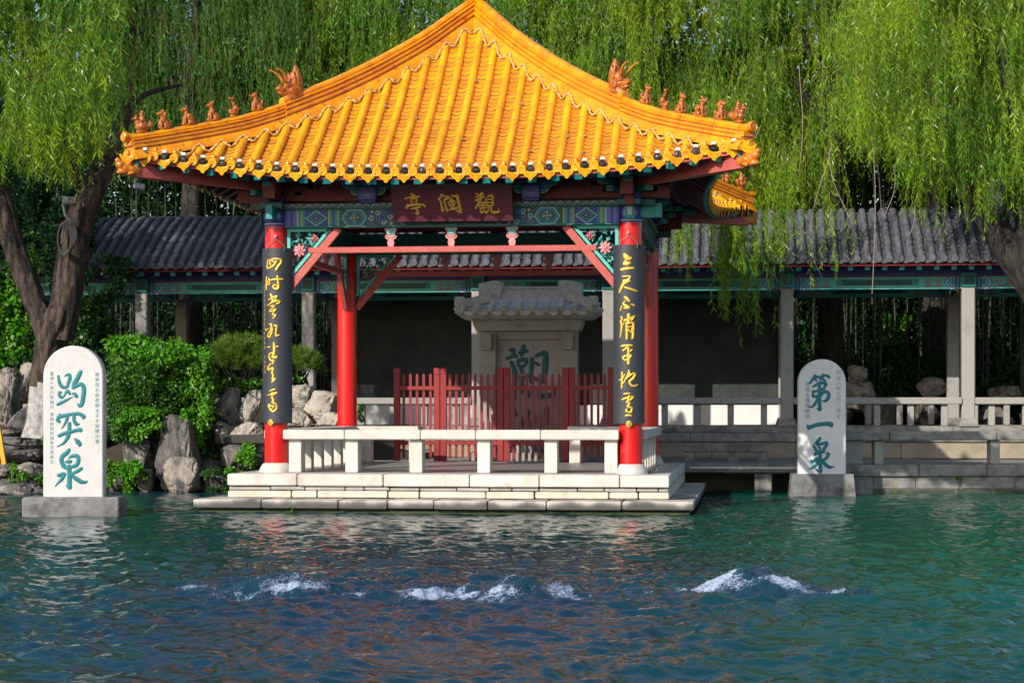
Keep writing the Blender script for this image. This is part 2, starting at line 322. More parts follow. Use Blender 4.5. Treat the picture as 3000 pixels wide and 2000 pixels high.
def roof_side(k):
    mb = MB(); mb.fn = side_rot(k); rr = random.Random(50+k)
    detail = k in (0, 1)
    # under-sheet just below the pans
    n = 26; V = []; F = []
    for i in range(n+1):
        for j in range(13):
            f_ = j/6-1; xe = EC*f_; x = xe*(.01+.99*i/n); d = .02+(ea(xe)-.02)*i/n; V.append((x, -d, hz(x, d)-.03))
    for i in range(n):
        for j in range(12): F.append((i*13+j, (i+1)*13+j, (i+1)*13+j+1, i*13+j+1))
    mb.add(V, F, 2)
    # half round cover tiles
    r0 = .046
    for i in range(-17, 17):
        x = (i+.5)*SPC; d0 = abs(x)+.20; ee = ea(x); L = ee+.02-d0
        if L < .03: continue
        d = ee+.02; off = rr.uniform(0, .05)
        while d > d0+.005:
            e = max(d0, d-.265+ (off if d > ee else 0)); ns = 3; V = []; F = []
            jit = rr.uniform(-.0015, .0015)
            for q in range(ns+1):
                dq = d+(e-d)*q/ns; v_, n_ = slope_n(x, dq); c = np.array([x+jit, -dq, hz(x, dq)-.004]); rad = r0+.005*(1-q/ns)
                for a in range(8):
                    an = PI*a/7; V.append(c+np.array([1, 0, 0])*math.cos(an)*rad+n_*math.sin(an)*rad*1.08)
            for q in range(ns):
                for a in range(7): F.append((q*8+a, q*8+a+1, (q+1)*8+a+1, (q+1)*8+a))
            F.append(tuple(range(7, -1, -1)))
            mb.add(V, F, 0)
            # pale joint bead at the lower lip
            if d < ee:
                v_, n_ = slope_n(x, d); c = np.array([x+jit, -d-.002, hz(x, d)-.004]); V = []; F = []
                for a in range(8):
                    an = PI*a/7
                    for rad, sh in ((r0+.0062, 0), (r0+.0062, .007)): V.append(c-v_*sh+np.array([1, 0, 0])*math.cos(an)*rad+n_*math.sin(an)*rad*1.08)
                for a in range(7): F.append((a*2, a*2+1, a*2+3, a*2+2))
                mb.add(V, F, 3)
            d = e
    # stepped pans
    for i in range(-16, 17):
        x = i*SPC; d0 = abs(x)+.22; hw = SPC/2-.038
        d = ea(x)+.03; st = .074
        if d-d0 < .05: continue
        while d > d0:
            e = max(d0, d-st); V = []; F = []; j = rr.uniform(-.002, .002); tl = rr.uniform(-.004, .004)
            for dq, up in ((d, .010), (e, .0)):
                zc = hz(x, dq)
                for a in range(5):
                    q = a/2-1; V.append((x+q*hw, -dq, zc-.022+.024*q*q+up+j+tl*q))
            for a in range(5):
                q = a/2-1; V.append((x+q*hw, -d-.001, hz(x, d)-.030+.024*q*q))
            F = [(a, a+1, a+6, a+5) for a in range(4)]
            mb.add(V, F, 1); mb.add(V, [(a+10, a+11, a+1, a) for a in range(4)], 2)  # dark risers stand in for the shadow under each pan's lip
            d = e
    # repaired mortar spots
    for _ in range(9):
        i = rr.randint(-8, 8); x = (i+.5)*SPC+.05; d = rr.uniform(min(2.4, abs(x)+.4), 2.8)
        if d < 3.4: mb.ball((x, -d, hz(x, d)+.012), (.018, rr.uniform(.03, .06), .02), 4, 6)
    o = mb.build('roof_slope', [GLAZE, GLAZE_PAN, JOINT, MORTAR, LIMEB], pav, smooth='auto')
    # eave row: discs, drips, nail knobs
    mb = MB(); mb.fn = side_rot(k)
    for i in range(-17, 17):
        x = (i+.5)*SPC; ee = ea(x); zc = hz(x, ee)+.004; y = -ee-.035
        mb.prism([(.052*math.cos(a*PI/8), .052*math.sin(a*PI/8)) for a in range(16)], (x, y+.012, zc), (1, 0, 0), (0, 0, 1), .014, 0)
        V = []; F = []
        for a in range(16):
            for rad, yy in ((.052, -.003), (.045, -.009), (.040, -.009), (.036, -.003)): V.append((x+rad*math.cos(a*PI/8), y+yy, zc+rad*math.sin(a*PI/8)))
        for a in range(16):
            for q in range(3): F.append((a*4+q, a*4+q+1, ((a+1) % 16)*4+q+1, ((a+1) % 16)*4+q))
        mb.add(V, F, 0)
        sp = [(.026*math.cos(t)*(1-t/9), .026*math.sin(t)*(1-t/9)) for t in np.linspace(0, 7.2, 7)]
        mb.ribbon(sp, [.009]*7, (x, y-.002, zc), (1, 0, 0), (0, 0, 1), .001, 1, .005)
        c = np.array([x, -ee+.03, hz(x, ee-.03)+.04])
        mb.lathe(c, [(.020, -.01), (.026, .012), (.023, .035), (.012, .055), (.002, .062)], 8, 1)
    for i in range(-17, 18):
        x = i*SPC
        if abs(x) > 3.42: x = math.copysign(3.42, x)
        ee = ea(x); zc = hz(x, ee)-.01; y = -ee-.045; w = SPC*.44
        poly = [(-w, .012), (-w*.94, -.02), (-w*.72, -.055), (-w*.36, -.075), (-.012, -.103), (0, -.108), (.012, -.103), (w*.36, -.075), (w*.72, -.055), (w*.94, -.02), (w, .012), (w*.5, -.008), (0, -.014), (-w*.5, -.008)]
        mb.prism(poly, (x, y+.012, zc), (1, 0, .0), (0, -.16, .987), .012, 0)
        for sgn in (-1, 1):
            mb.ribbon([(sgn*.01, -.085), (sgn*.022, -.055), (sgn*.05, -.045), (sgn*.035, -.028), (sgn*.06, -.018)], [.006, .009, .010, .009, .006], (x, y, zc), (1, 0, 0), (0, -.16, .987), .001, 1, .004)
        mb.ribbon([(-w*.85, -.012), (-w*.5, -.03), (0, -.036), (w*.5, -.03), (w*.85, -.012)], [.006]*5, (x, y, zc), (1, 0, 0), (0, -.16, .987), .001, 1, .004)
    mb.build('eave_edge', [GLAZE, GLAZE_RIDGE], pav, smooth='auto')
    # mortar fillet along both hips
    mb = MB(); mb.fn = side_rot(k)
    for sg in (-1, 1):
        pts = []
        for i in range(1, 17):
            for fr, dd, up in ((0, .295, .006), (.2, .275, .03), (.36, .24, .06), (.5, .225, .072), (.64, .24, .06), (.8, .275, .03)):
                x = (i-1+fr)*SPC; d = x+dd
                if d < ea(x)-.06: pts.append(np.array([sg*x, -d+rr.uniform(-.006, .006), hz(x, d)+up+rr.uniform(-.004, .004)]))
        P2 = []
        for i in range(len(pts)-1):
            for t in (0, .33, .66): P2.append(pts[i]*(1-t)+pts[i+1]*t+np.array([rr.uniform(-.008, .008), rr.uniform(-.008, .008), rr.uniform(-.008, .006)]))
        mb.tube(P2, [rr.choice((.010, .013, .016, .019))+rr.uniform(-.003, .004) for _ in P2], 6, 0)
    mb.build('mortar_fillet', MORTAR, pav, smooth=True)
    # soffit board, rafters, fascia
    mb = MB(); mb.fn = side_rot(k)
    V = []; F = []; n = 14
    for i in range(n+1):
        for j in range(13):
            xe = EC*(j/6-1); t_ = .1+.9*i/n; x = xe*t_; d = (ea(xe)-.05)*t_; V.append((x, -d, hz(x, d)-.085))
    for i in range(n):
        for j in range(12): F.append((i*13+j, i*13+j+1, (i+1)*13+j+1, (i+1)*13+j))
    mb.add(V, F, 0)
    xs = np.linspace(-3.36, 3.36, 27)
    V = []
    for j in range(41):
        x = 3.43*(j/20-1); ee = ea(x); z = hz(x, ee)-.045
        V += [(x, -ee+.02, z), (x, -ee-.005, z-.004), (x, -ee-.002, z-.034), (x, -ee+.05, z-.034)]
    mb.add(V, [(j*4+q, (j+1)*4+q, (j+1)*4+q+1, j*4+q+1) for j in range(40) for q in range(3)], 1)
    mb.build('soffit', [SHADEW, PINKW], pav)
    for layer in (0, 1):
        mb = MB(); mb.fn = side_rot(k)
        for x in xs:
            xe = x if layer == 0 else x*.965
            d1 = ea(x)-.015 if layer == 0 else ea(x)-.40
            xi = math.copysign(min(abs(x), 1.75+.35*max(0, (abs(x)-1.75))/1.6), x)   # fan towards the corners
            d0 = 2.12 if layer == 0 else 1.9
            off = -.118 if layer == 0 else -.215
            if abs(xi) > d0: xi = math.copysign(d0*.98, xi)
            a = np.array([xi, -d0, hz(xi, d0)+off-.02]); b = np.array([xe, -d1, hz(xe, d1)+off+.02])
            if abs(b[0]) > d1: b[0] = math.copysign(d1, b[0])
            s_ = .085 if layer == 0 else .08
            if layer == 0:
                mb.beam(a, b, s_, s_, 0)
                dv = (b-a)/np.linalg.norm(b-a); mb.beam(b-dv*.02, b+dv*.004, s_+.004, s_+.004, 1)
            else: mb.tube([a, b], .045, 8, 0); dv = (b-a)/np.linalg.norm(b-a); mb.tube([b-dv*.004, b+dv*.004], .046, 8, 2)
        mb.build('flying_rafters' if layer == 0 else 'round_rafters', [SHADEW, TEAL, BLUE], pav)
for k in range(4): roof_side(k)

# hip ridges with their figures -------------------------------------------------
def blobs_mesh(name, parts, voxel=.0055):
    mb = MB()
    for p in parts:
        c, r = p[0], p[1]; rot = None
        if len(p) > 2: rot = Matrix.Rotation(math.radians(p[2]), 3, 'Y')
        mb.ball(c, r, 0, 12, rot)
    me = bpy.data.meshes.new(name); me.from_pydata(np.concatenate(mb.v).tolist(), [], mb.f)
    t = bpy.data.objects.new('tmp', me); COL.objects.link(t)
    md = t.modifiers.new('r', 'REMESH'); md.mode = 'VOXEL'; md.voxel_size = voxel; md.use_smooth_shade = True
    sm = t.modifiers.new('s', 'SMOOTH'); sm.factor = .4; sm.iterations = 1
    dg = bpy.context.evaluated_depsgraph_get(); out = bpy.data.meshes.new_from_object(t.evaluated_get(dg))
    bpy.data.objects.remove(t); out.name = name; out.materials.clear(); out.materials.append(GLAZE_FIG)
    out.polygons.foreach_set('use_smooth', [True]*len(out.polygons)); return out
def beast(kind):
    P = [((0, 0, .012), (.062, .042, .02)), ((-.028, 0, .075), (.05, .036, .052), 15), ((.008, 0, .115), (.034, .032, .062), -12), ((.015, 0, .165), (.026, .024, .036)),
         ((.028, 0, .205), (.036, .028, .03)), ((.062, 0, .196), (.026, .018, .016)), ((.058, 0, .180), (.02, .014, .009)),
         ((.036, .019, .07), (.014, .014, .065)), ((.036, -.019, .07), (.014, .014, .065)), ((.044, .019, .024), (.02, .014, .012)), ((.044, -.019, .024), (.02, .014, .012)),
         ((-.03, .033, .045), (.04, .018, .036)), ((-.03, -.033, .045), (.04, .018, .036))]
    ears = [((.012, s*.017, .238), (.011, .009, .022), -15) for s in (-1, 1)]
    if kind == 'lion': P += ears+[((-.01, 0, .19), (.03, .04, .045)), ((-.08, 0, .075), (.02, .018, .05), 20), ((-.085, 0, .12), (.016, .016, .03))]
    elif kind == 'hound': P += ears+[((-.07, 0, .12), (.014, .02, .055), -8), ((.085, 0, .2), (.015, .012, .011))]
    elif kind == 'bird': P += [((.075, 0, .2), (.03, .01, .01), 15), ((.01, 0, .245), (.02, .008, .022), -25), ((-.09, 0, .05), (.075, .022, .018), 28), ((-.02, .04, .11), (.04, .01, .05), 20), ((-.02, -.04, .11), (.04, .01, .05), 20)]
    elif kind == 'horned': P += ears+[((-.005, 0, .25), (.012, .01, .03), -35), ((-.075, 0, .07), (.02, .02, .045), 15)]
    return P
FIG = {q: blobs_mesh(q+'_figure', beast(q)) for q in ('lion', 'hound', 'bird', 'horned')}
FIG['fish'] = blobs_mesh('fish_figure', [((0, 0, .012), (.055, .04, .02)), ((.03, 0, .05), (.032, .03, .04), 30), ((.045, 0, .075), (.026, .022, .025)), ((-.01, 0, .075), (.045, .034, .04), 35), ((-.02, 0, .12), (.032, .028, .045), -15), ((.005, 0, .165), (.022, .02, .04), 20), ((.025, 0, .2), (.014, .014, .028), 25), ((.05, 0, .235), (.012, .022, .026), 40), ((.022, 0, .24), (.012, .02, .026), -20), ((-.055, 0, .11), (.014, .008, .035), -30), ((.0, .035, .1), (.03, .008, .02)), ((.0, -.035, .1), (.03, .008, .02))])
FIG['rider'] = blobs_mesh('rider_figure', [((0, 0, .015), (.075, .045, .022)), ((.0, 0, .075), (.085, .055, .06)), ((-.02, 0, .11), (.05, .045, .05)), ((.055, 0, .12), (.032, .03, .055), 20), ((.078, 0, .17), (.03, .026, .028)), ((.112, 0, .165), (.024, .012, .011), 15), ((.07, 0, .205), (.014, .008, .022)), ((-.075, 0, .11), (.022, .045, .06), -20), ((-.09, .025, .10), (.024, .02, .05), -28), ((-.09, -.025, .10), (.024, .02, .05), -28), ((-.005, .05, .08), (.055, .012, .035)), ((-.005, -.05, .08), (.055, .012, .035)),
         ((.0, 0, .165), (.036, .042, .055)), ((.006, 0, .228), (.025, .025, .028)), ((-.002, 0, .262), (.018, .018, .018)), ((.03, .032, .145), (.035, .011, .012), 25), ((.03, -.032, .145), (.035, .011, .012), 25), ((.03, .045, .1), (.014, .012, .035)), ((.03, -.045, .1), (.014, .012, .035))])
FIG['dragon'] = blobs_mesh('dragon_figure', [((-.02, 0, .06), (.13, .075, .08)), ((-.06, 0, .16), (.085, .07, .10)), ((.04, 0, .16), (.075, .066, .075)), ((.11, 0, .155), (.07, .052, .035), 8), ((.165, 0, .165), (.035, .042, .03)), ((.10, 0, .105), (.075, .044, .022), -6), ((.085, .05, .2), (.024, .018, .02)), ((.085, -.05, .2), (.024, .018, .02)), ((.05, 0, .225), (.045, .05, .028)),
         ((-.03, 0, .25), (.085, .06, .085), 8), ((-.055, 0, .33), (.07, .052, .085), 4), ((-.06, 0, .40), (.045, .038, .065), -10), ((-.055, 0, .45), (.025, .022, .035), -10), ((-.09, .03, .28), (.035, .025, .12), 6), ((-.09, -.03, .28), (.035, .025, .12), 6), ((-.01, .055, .3), (.02, .016, .10), 10), ((-.01, -.055, .3), (.02, .016, .10), 10), ((-.05, .06, .3), (.018, .014, .11), 4), ((-.05, -.06, .3), (.018, .014, .11), 4), ((-.10, 0, .2), (.04, .05, .06)), ((-.12, .03, .1), (.04, .03, .05)), ((-.12, -.03, .1), (.04, .03, .05)), ((.01, .07, .15), (.05, .018, .05), 30), ((.01, -.07, .15), (.05, .018, .05), 30), ((.14, 0, .2), (.03, .025, .02), -20)], .008)
FIG['beam_head'] = blobs_mesh('beam_head_figure', [((-.04, 0, 0), (.095, .078, .088)), ((.05, 0, .005), (.11, .07, .072)), ((.13, 0, .035), (.055, .055, .05)), ((.165, 0, .075), (.03, .035, .032), 30), ((.10, 0, -.045), (.075, .052, .028)), ((.05, .058, .055), (.028, .014, .018)), ((.05, -.058, .055), (.028, .014, .018)), ((.0, .07, -.01), (.06, .014, .03), -25), ((.0, -.07, -.01), (.06, .014, .03), -25), ((.03, .065, -.05), (.05, .015, .014), 20), ((.03, -.065, -.05), (.05, .015, .014), 20), ((-.02, 0, .085), (.05, .05, .02))], .008)
FIG['dragon'].materials[0] = GLAZE_FIG
FIG['beam_head'].materials.clear(); FIG['beam_head'].materials.append(BEAMH)

RTOP = lambda d: .20 if d > 2.02 else .262
def hip_ridge(k):
    # built on the front-left diagonal (-1,-1), turned by k*90 deg
    lat = np.array([1, -1, 0])/math.sqrt(2); out = np.array([-1, -1, 0])/math.sqrt(2)
    prof = [(.16, -.12), (.15, -.075), (.100, .005), (.094, .020), (.072, .026), (.072, .040), (.098, .048), (.102, .066), (.098, .084), (.066, .092), (.066, .104), (.088, .112), (.092, .128), (.088, .144), (.058, .150), (.058, .166), (.082, .172), (.084, .186), (.058, .192), (.052, .200), (.058, .222), (.05, .25), (.03, .268), (0, .274)]
    prof = prof+[(-a, b) for a, b in prof[-2::-1]]; n = len(prof)
    mb = MB(); mb.fn = side_rot(k)
    def section(d, hs, grow=1.0):
        c = np.array([-d, -d, hz(d, d)]); return [c+lat*a*grow+np.array([0, 0, b*hs]) for a, b in prof]
    for d_a, d_b, hs in ((3.41, 2.02, .20/.274), (2.02, -.02, .262/.274)):
        ds = np.linspace(d_a, d_b, 22); V = []
        for d in ds: V += section(d, hs, 1.0 if hs < .9 else 1.08)
        F = [(i*n+j, i*n+j+1, (i+1)*n+j+1, (i+1)*n+j) for i in range(21) for j in range(n-1)]
        F += [tuple(range(n-1, -1, -1)), tuple(21*n+j for j in range(n))]
        mb.add(V, F, 0)
        # joint beads across the mouldings
        d = d_a-.12
        while d > d_b+.1:
            V = []
            for q in (0, .006):
                c = np.array([-(d-q), -(d-q), hz(d-q, d-q)]); V += [c+lat*a*(1.03 if hs < .9 else 1.11)+np.array([0, 0, b*hs+.002]) for a, b in prof[19:-19]]
            nn = len(prof)-38; mb.add(V, [(j, j+1, nn+j+1, nn+j) for j in range(nn-1)], 1)
            d -= .215
    # raised end: disc on the top tile, small disc below, carved end block
    c = np.array([-3.41, -3.41, hz(3.41, 3.41)])
    def disc(cc, rad, th=.03):
        u, v = lat, np.array([0, 0, 1.]); ax = out
        V = []; F = []
        for rr_, t in ((rad, 0), (rad, th), (rad*.85, th+.008), (rad*.78, th), (.001, th+.006)):
            for a in range(16): V.append(cc+ax*t+(u*math.cos(a*PI/8)+v*math.sin(a*PI/8))*rr_)
        for i in range(4):
            for a in range(16): F.append((i*16+a, i*16+(a+1) % 16, (i+1)*16+(a+1) % 16, (i+1)*16+a))
        mb.add(V, F, 0)
    mb.tube([c-out*.15+np.array([0, 0, .155]), c+np.array([0, 0, .160]), c+out*.06+np.array([0, 0, .168])], [.05, .052, .054], 12, 0); disc(c+out*.06+np.array([0, 0, .168]), .058)
    mb.tube([c-out*.22+np.array([0, 0, -.035]), c+out*.03+np.array([0, 0, -.02])], .045, 12, 0); disc(c+out*.03+np.array([0, 0, -.02]), .052)
    mb.beam(c-out*.12+np.array([0, 0, .07]), c+out*.03+np.array([0, 0, .095]), .17, .055, 0)
    o = mb.build('hip_ridge', [GLAZE_RIDGE, MORTAR], pav, smooth='auto')
    order = ['rider', 'lion', 'bird', 'horned', 'fish', 'hound']
    ds = [3.31, 3.12, 2.905, 2.675, 2.475, 2.265]
    for q, d in zip(order, ds):
        f = bpy.data.objects.new('ridge_figure', FIG[q]); COL.objects.link(f); f.parent = o
        p = rotz(np.array([-d, -d, hz(d, d)+.19]), k*PI/2); f.location = p; f.rotation_euler = (0, 0, PI*1.25+k*PI/2); f.scale = (1.02, 1.15, .90) if q != 'rider' else (1.0, 1.1, .92)
        f['label'] = {'rider': 'rider on a phoenix at the ridge end', 'fish': 'upright scaled fish with raised tail', 'bird': 'seated bird with a long tail', 'lion': 'seated lion', 'horned': 'seated horned beast', 'hound': 'seated hound'}[q]
    d = 1.93
    f = bpy.data.objects.new('ridge_dragon', FIG['dragon']); COL.objects.link(f); f.parent = o
    f.location = rotz(np.array([-d, -d, hz(d, d)+.15]), k*PI/2); f.rotation_euler = (0, 0, PI*1.25+k*PI/2); f.scale = (1.05, 1.1, .95)
    mb = MB(); R0 = lambda v: rotz(v, PI*1.25+k*PI/2)
    mb.fn = R0
    for s_ in (-1, 1):
        mb.tube([np.array(p) for p in ((.09, s_*.03, .235), (.10, s_*.05, .28), (.14, s_*.065, .33), (.20, s_*.075, .365), (.265, s_*.08, .375))], [.018, .017, .014, .010, .004], 8)
    hb = mb.build('horns', GLAZE_HORN, None, smooth=True); hb.parent = o; hb.location = f.location
    # corner beam with its glazed head: parts of the pavilion
    mb = MB(); mb.fn = side_rot(k)
    a = np.array([-1.9, -1.9, 3.78]); b = np.array([-3.38, -3.38, hz(3.38, 3.38)-.20]); mb.beam(a, b, .13, .16, 0)
    cb = mb.build('corner_beam', PINKW, pav)
    f = bpy.data.objects.new('beam_head', FIG['beam_head']); COL.objects.link(f); f.parent = cb
    f.location = rotz(b+out*.03, k*PI/2); f.rotation_euler = (0, -.06, PI*1.25+k*PI/2); f.scale = (1.05, 1.05, 1.05)
for k in range(4): hip_ridge(k)
mb = MB(); mb.lathe((0, 0, 6.47), [(.24, -.05), (.25, .1), (.18, .16), (.21, .22), (.13, .28), (.15, .34), (.22, .46), (.25, .6), (.22, .74), (.12, .86), (.05, .92), (.001, .98)], 24)
mb.build('roof_finial', GLAZE_RIDGE, pav, smooth=True)

# columns
for sx in (-1, 1):
    for sy in (-1, 1):
        cx, cy = sx*HC, sy*HC; mb = MB()
        mb.lathe((cx, cy, 0), [(.135, FZ+.08), (.134, 1.6), (.131, 3.30)], 32, 0)
        c = mb.build('column', REDW, pav, smooth='auto')
        mb = MB(); mb.lathe((cx, cy, FZ), [(.20, -.01), (.197, .02), (.185, .06), (.160, .10), (.138, .115)], 28); mb.build('column_base', MARB, c, smooth='auto')
        mb = MB(); mb.lathe((cx, cy, 0), [(.134, 3.30), (.136, 3.31), (.136, 3.56), (.13, 3.57)], 28, 0); mb.lathe((cx, cy, 0), [(.139, 3.318), (.139, 3.33)], 28, 1); mb.lathe((cx, cy, 0), [(.139, 3.49), (.139, 3.505)], 28, 1)
        for a in range(8):
            an = a*PI/4+PI/8; dd = np.array([math.cos(an), math.sin(an), 0]); pp = np.array([cx, cy, 3.41])+dd*.137; u = np.array([-math.sin(an), math.cos(an), 0])
            for q in range(6):
                th = q*PI/3; mb.ribbon([(0, 0), (math.cos(th)*.025, math.sin(th)*.025), (math.cos(th)*.042, math.sin(th)*.042)], [.004, .012, .004], pp, u, (0, 0, 1), .002, 1)
        mb.build('painted_capital', [BLUE, LINEP], c, smooth='auto')

# lintels, ornament, brackets, corner braces (one set per side)
def curl(mb, cx, cy, r, o, u, v, lift, m, w, turn=1, start=0.0, n=9, rev=1):
    pts = []
    for i in range(n):
        t = i/(n-1); a = start+turn*2*PI*t*1.15; rad = r*(1-.72*t); pts.append((cx+rev*rad*math.cos(a), cy+rad*math.sin(a)))
    mb.ribbon(pts, [w]*n, o, u, v, lift, m)
def framing(k):
    rr = random.Random(k+3); fn = side_rot(k); Yf = -HC-.095
    mb = MB(); mb.fn = fn
    L = 2*(HC-.12)
    mb.box((0, -HC, 3.385), (L, .19, .21), 0); o = mb.build('lintel', TEALD, pav)
    # ornament
    mb = MB(); mb.fn = fn; u = np.array([1., 0, 0]); v = np.array([0, 0, 1.]); O = np.array([0, Yf, 3.385])
    def rect(x0, x1, z0, z1, lift, m): mb.add([(x0, Yf-lift, 3.385+z0), (x1, Yf-lift, 3.385+z0), (x1, Yf-lift, 3.385+z1), (x0, Yf-lift, 3.385+z1)], [(0, 1, 2, 3)], m)
    def poly(p, lift, m): mb.add([(a, Yf-lift, 3.385+b) for a, b in p], [tuple(range(len(p)))], m)
    H = .095
    rect(-L/2, L/2, -.105, -.09, .003, 3); rect(-L/2, L/2, .09, .105, .003, 3)
    for s_ in (-1, 1):
        x = s_*(L/2)
        bands = [(.0, .03, 0), (.03, .075, 5), (.075, .10, 1), (.10, .15, 5), (.15, .165, 2), (.165, .20, 3), (.20, .215, 6), (.215, .25, 3)]
        for a, b, m in bands: rect(min(x-s_*a, x-s_*b), max(x-s_*a, x-s_*b), -H, H, .003, m)
        c = x-s_*.38   # diamond panel
        rect(c-.13, c+.13, -H, H, .003, 1)
        for sc, m, l in ((1, 2, .005), (.9, 3, .007), (.78, 4, .009), (.62, 3, .011), (.5, 0, .013)):
            poly([(c-.13*sc, 0), (c, -H*sc), (c+.13*sc, 0), (c, H*sc)], l, m)
        for q in range(4):
            a = q*PI/2+PI/4; mb.ribbon([(c, 0), (c+.028*math.cos(a), .024*math.sin(a)), (c+.04*math.cos(a), .034*math.sin(a))], [.006, .02, .006], O, u, v, .0145, 4)
        poly([(c+.012*math.cos(q*PI/4), .012*math.sin(q*PI/4)) for q in range(8)], .016, 6)
        for a, b, m in ((.52, .535, 6), (.535, .57, 3), (.57, .60, 0), (.60, .635, 3), (.635, .65, 6)): rect(min(x-s_*a, x-s_*b), max(x-s_*a, x-s_*b), -H, H, .003, m)
        c = x-s_*.83   # hexagon with rosette
        rect(min(x-s_*.65, x-s_*1.9), max(x-s_*.65, x-s_*1.9), -H, H, .003, 7)
        for sc, m, l in ((1, 2, .005), (.94, 3, .007), (.82, 0, .009), (.76, 3, .011), (.66, 4, .013)):
            poly([(c-.15*sc, 0), (c-.085*sc, -H*sc), (c+.085*sc, -H*sc), (c+.15*sc, 0), (c+.085*sc, H*sc), (c-.085*sc, H*sc)], l, m)
        for q in range(8): curl(mb, c+.04*math.cos(q*PI/4), .04*math.sin(q*PI/4), .016, O, u, v, .0145, 5 if q % 2 else 2, .006, 1, q*PI/4)
        poly([(c+.016*math.cos(q*PI/4), .016*math.sin(q*PI/4)) for q in range(8)], .017, 6)
        # scroll field
        for i in range(7):
            for j in range(3):
                px = x-s_*(1.03+i*.075); pz = (-.06+j*.06)
                if abs(px) < .02: continue
                curl(mb, px, pz, .034, O, u, v, .005+.0005*(i+j), (5, 1, 2)[(i+2*j) % 3], .010, 1 if (i+j) % 3 else -1, rr.uniform(0, 6), rev=1)
        for i, pz in ((0, .07), (3, -.07), (6, .07)):
            px = x-s_*(1.04+i*.075); poly([(px+.018*math.cos(q*PI/4), pz+.018*math.sin(q*PI/4)) for q in range(8)], .011, 6)
    for j in range(6): curl(mb, -.1+.04*j, 0, .03, O, u, v, .006, 2, .006)
    f = mb.build('painted_ornament', [BLUE, BLUE, LINEP, TEAL, TEALD, VIOL, GOLDP, TEALD], o)
    # flat plate above
    mb = MB(); mb.fn = fn; mb.box((0, -HC, 3.522), (2*HC+.55, .26, .062), 0)
    for i in range(-22, 23):
        px = i*.098; O2 = np.array([px, -HC-.13, 3.522])
        mb.ribbon([(-.045, -.02), (-.02, .0), (0, .02), (.02, .018), (.03, 0), (.045, .012)], [.006, .008, .009, .009, .008, .006], O2, u, v, .003, 1 if i % 2 else 2)
        mb.ribbon([(-.03, .02), (-.005, .005), (.02, -.018)], [.01, .016, .01], O2, u, v, .002, 3)
    mb.build('plate_beam', [TEALD, LINEP, GOLDP, VIOL], pav)
    # upper purlin and bracket sets
    mb = MB(); mb.fn = fn; mb.box((0, -HC+.02, 3.70), (2*HC+.9, .14, .22), 0); mb.tube([(-2.7, -HC-.25, 3.87), (2.7, -HC-.25, 3.87)], .08, 10, 1)
    mb.build('purlin', [REDD, TEALD], pav, smooth='auto')
    for bx in (-.95, 0.0, .95) if k % 1 == 0 else ():
        mb = MB(); mb.fn = fn
        mb.box((bx, -HC-.10, 3.61), (.17, .2, .115), 1); mb.box((bx, -HC-.205, 3.66), (.22, .05, .17), 1, bev=.03); mb.box((bx, -HC-.232, 3.66), (.19, .006, .14), 3); mb.box((bx, -HC-.237, 3.63), (.09, .004, .008), 2)
        for zz, w in ((3.665, .42), (3.74, .62)):
            for s_ in (-1, 1):
                mb.prism([(0, -.03), (w/2*.7, -.03), (w/2*.92, -.005), (w/2, .035), (0, .035)][::1 if s_ > 0 else -1] if s_ > 0 else [(0, .035), (-w/2, .035), (-w/2*.92, -.005), (-w/2*.7, -.03), (0, -.03)], (bx, -HC-.13, zz), u, v, .06, 0)
                mb.ribbon([(s_*.11, -.022), (s_*w/2*.7, -.024), (s_*w/2*.9, 0), (s_*w/2*.96, .03)], [.009]*4, (bx, -HC-.19, zz), u, v, .003, 2)
                mb.box((bx+s_*w/2*.9, -HC-.15, zz+.055), (.07, .1, .045), 0); mb.box((bx+s_*w/2*.9, -HC-.2015, zz+.055), (.076, .002, .008), 2)
        mb.beam((bx, -HC, 3.76), (bx, -HC-.36, 3.80), .08, .09, 0)
        mb.build('bracket_set', [TEAL, BLUE, LINEP, VIOL], pav)
    # corner bracket set at the right end of this side
    mb = MB(); mb.fn = fn
    mb.box((HC, -HC, 3.61), (.24, .24, .10), 1, bev=.02)
    for zz, w in ((3.68, .30), (3.755, .44), (3.83, .58)):
        for ax in ((1, 0), (-1, 0), (0, 1), (0, -1), (.707, -.707), (-.707, -.707)):
            dv = np.array([ax[0], ax[1], 0]); c = np.array([HC, -HC, zz])
            mb.beam(c, c+dv*w, .07, .06, 0); e = c+dv*w; mb.beam(e-dv*.06, e+dv*.02, .1, .045, 0, ); mb.beam(e+dv*.02, e+dv*.024, .104, .05, 2); mb.beam(e+dv*.024, e+dv*.028, .085, .034, 0)
    mb.beam((HC, -HC, 3.54), (HC, -HC-.30, 3.54), .09, .12, 3); mb.beam((HC, -HC, 3.44), (HC+.36, -HC, 3.44), .08, .16, 0)
    mb.beam((HC, -HC-.17, 3.44), (HC, -HC-.165, 3.44), .11, .2, 0); mb.beam((HC, -HC-.175, 3.44), (HC, -HC-.172, 3.44), .05, .12, 2)
    mb.build('corner_bracket_set', [TEAL, BLUE, LINEP, REDD], pav)
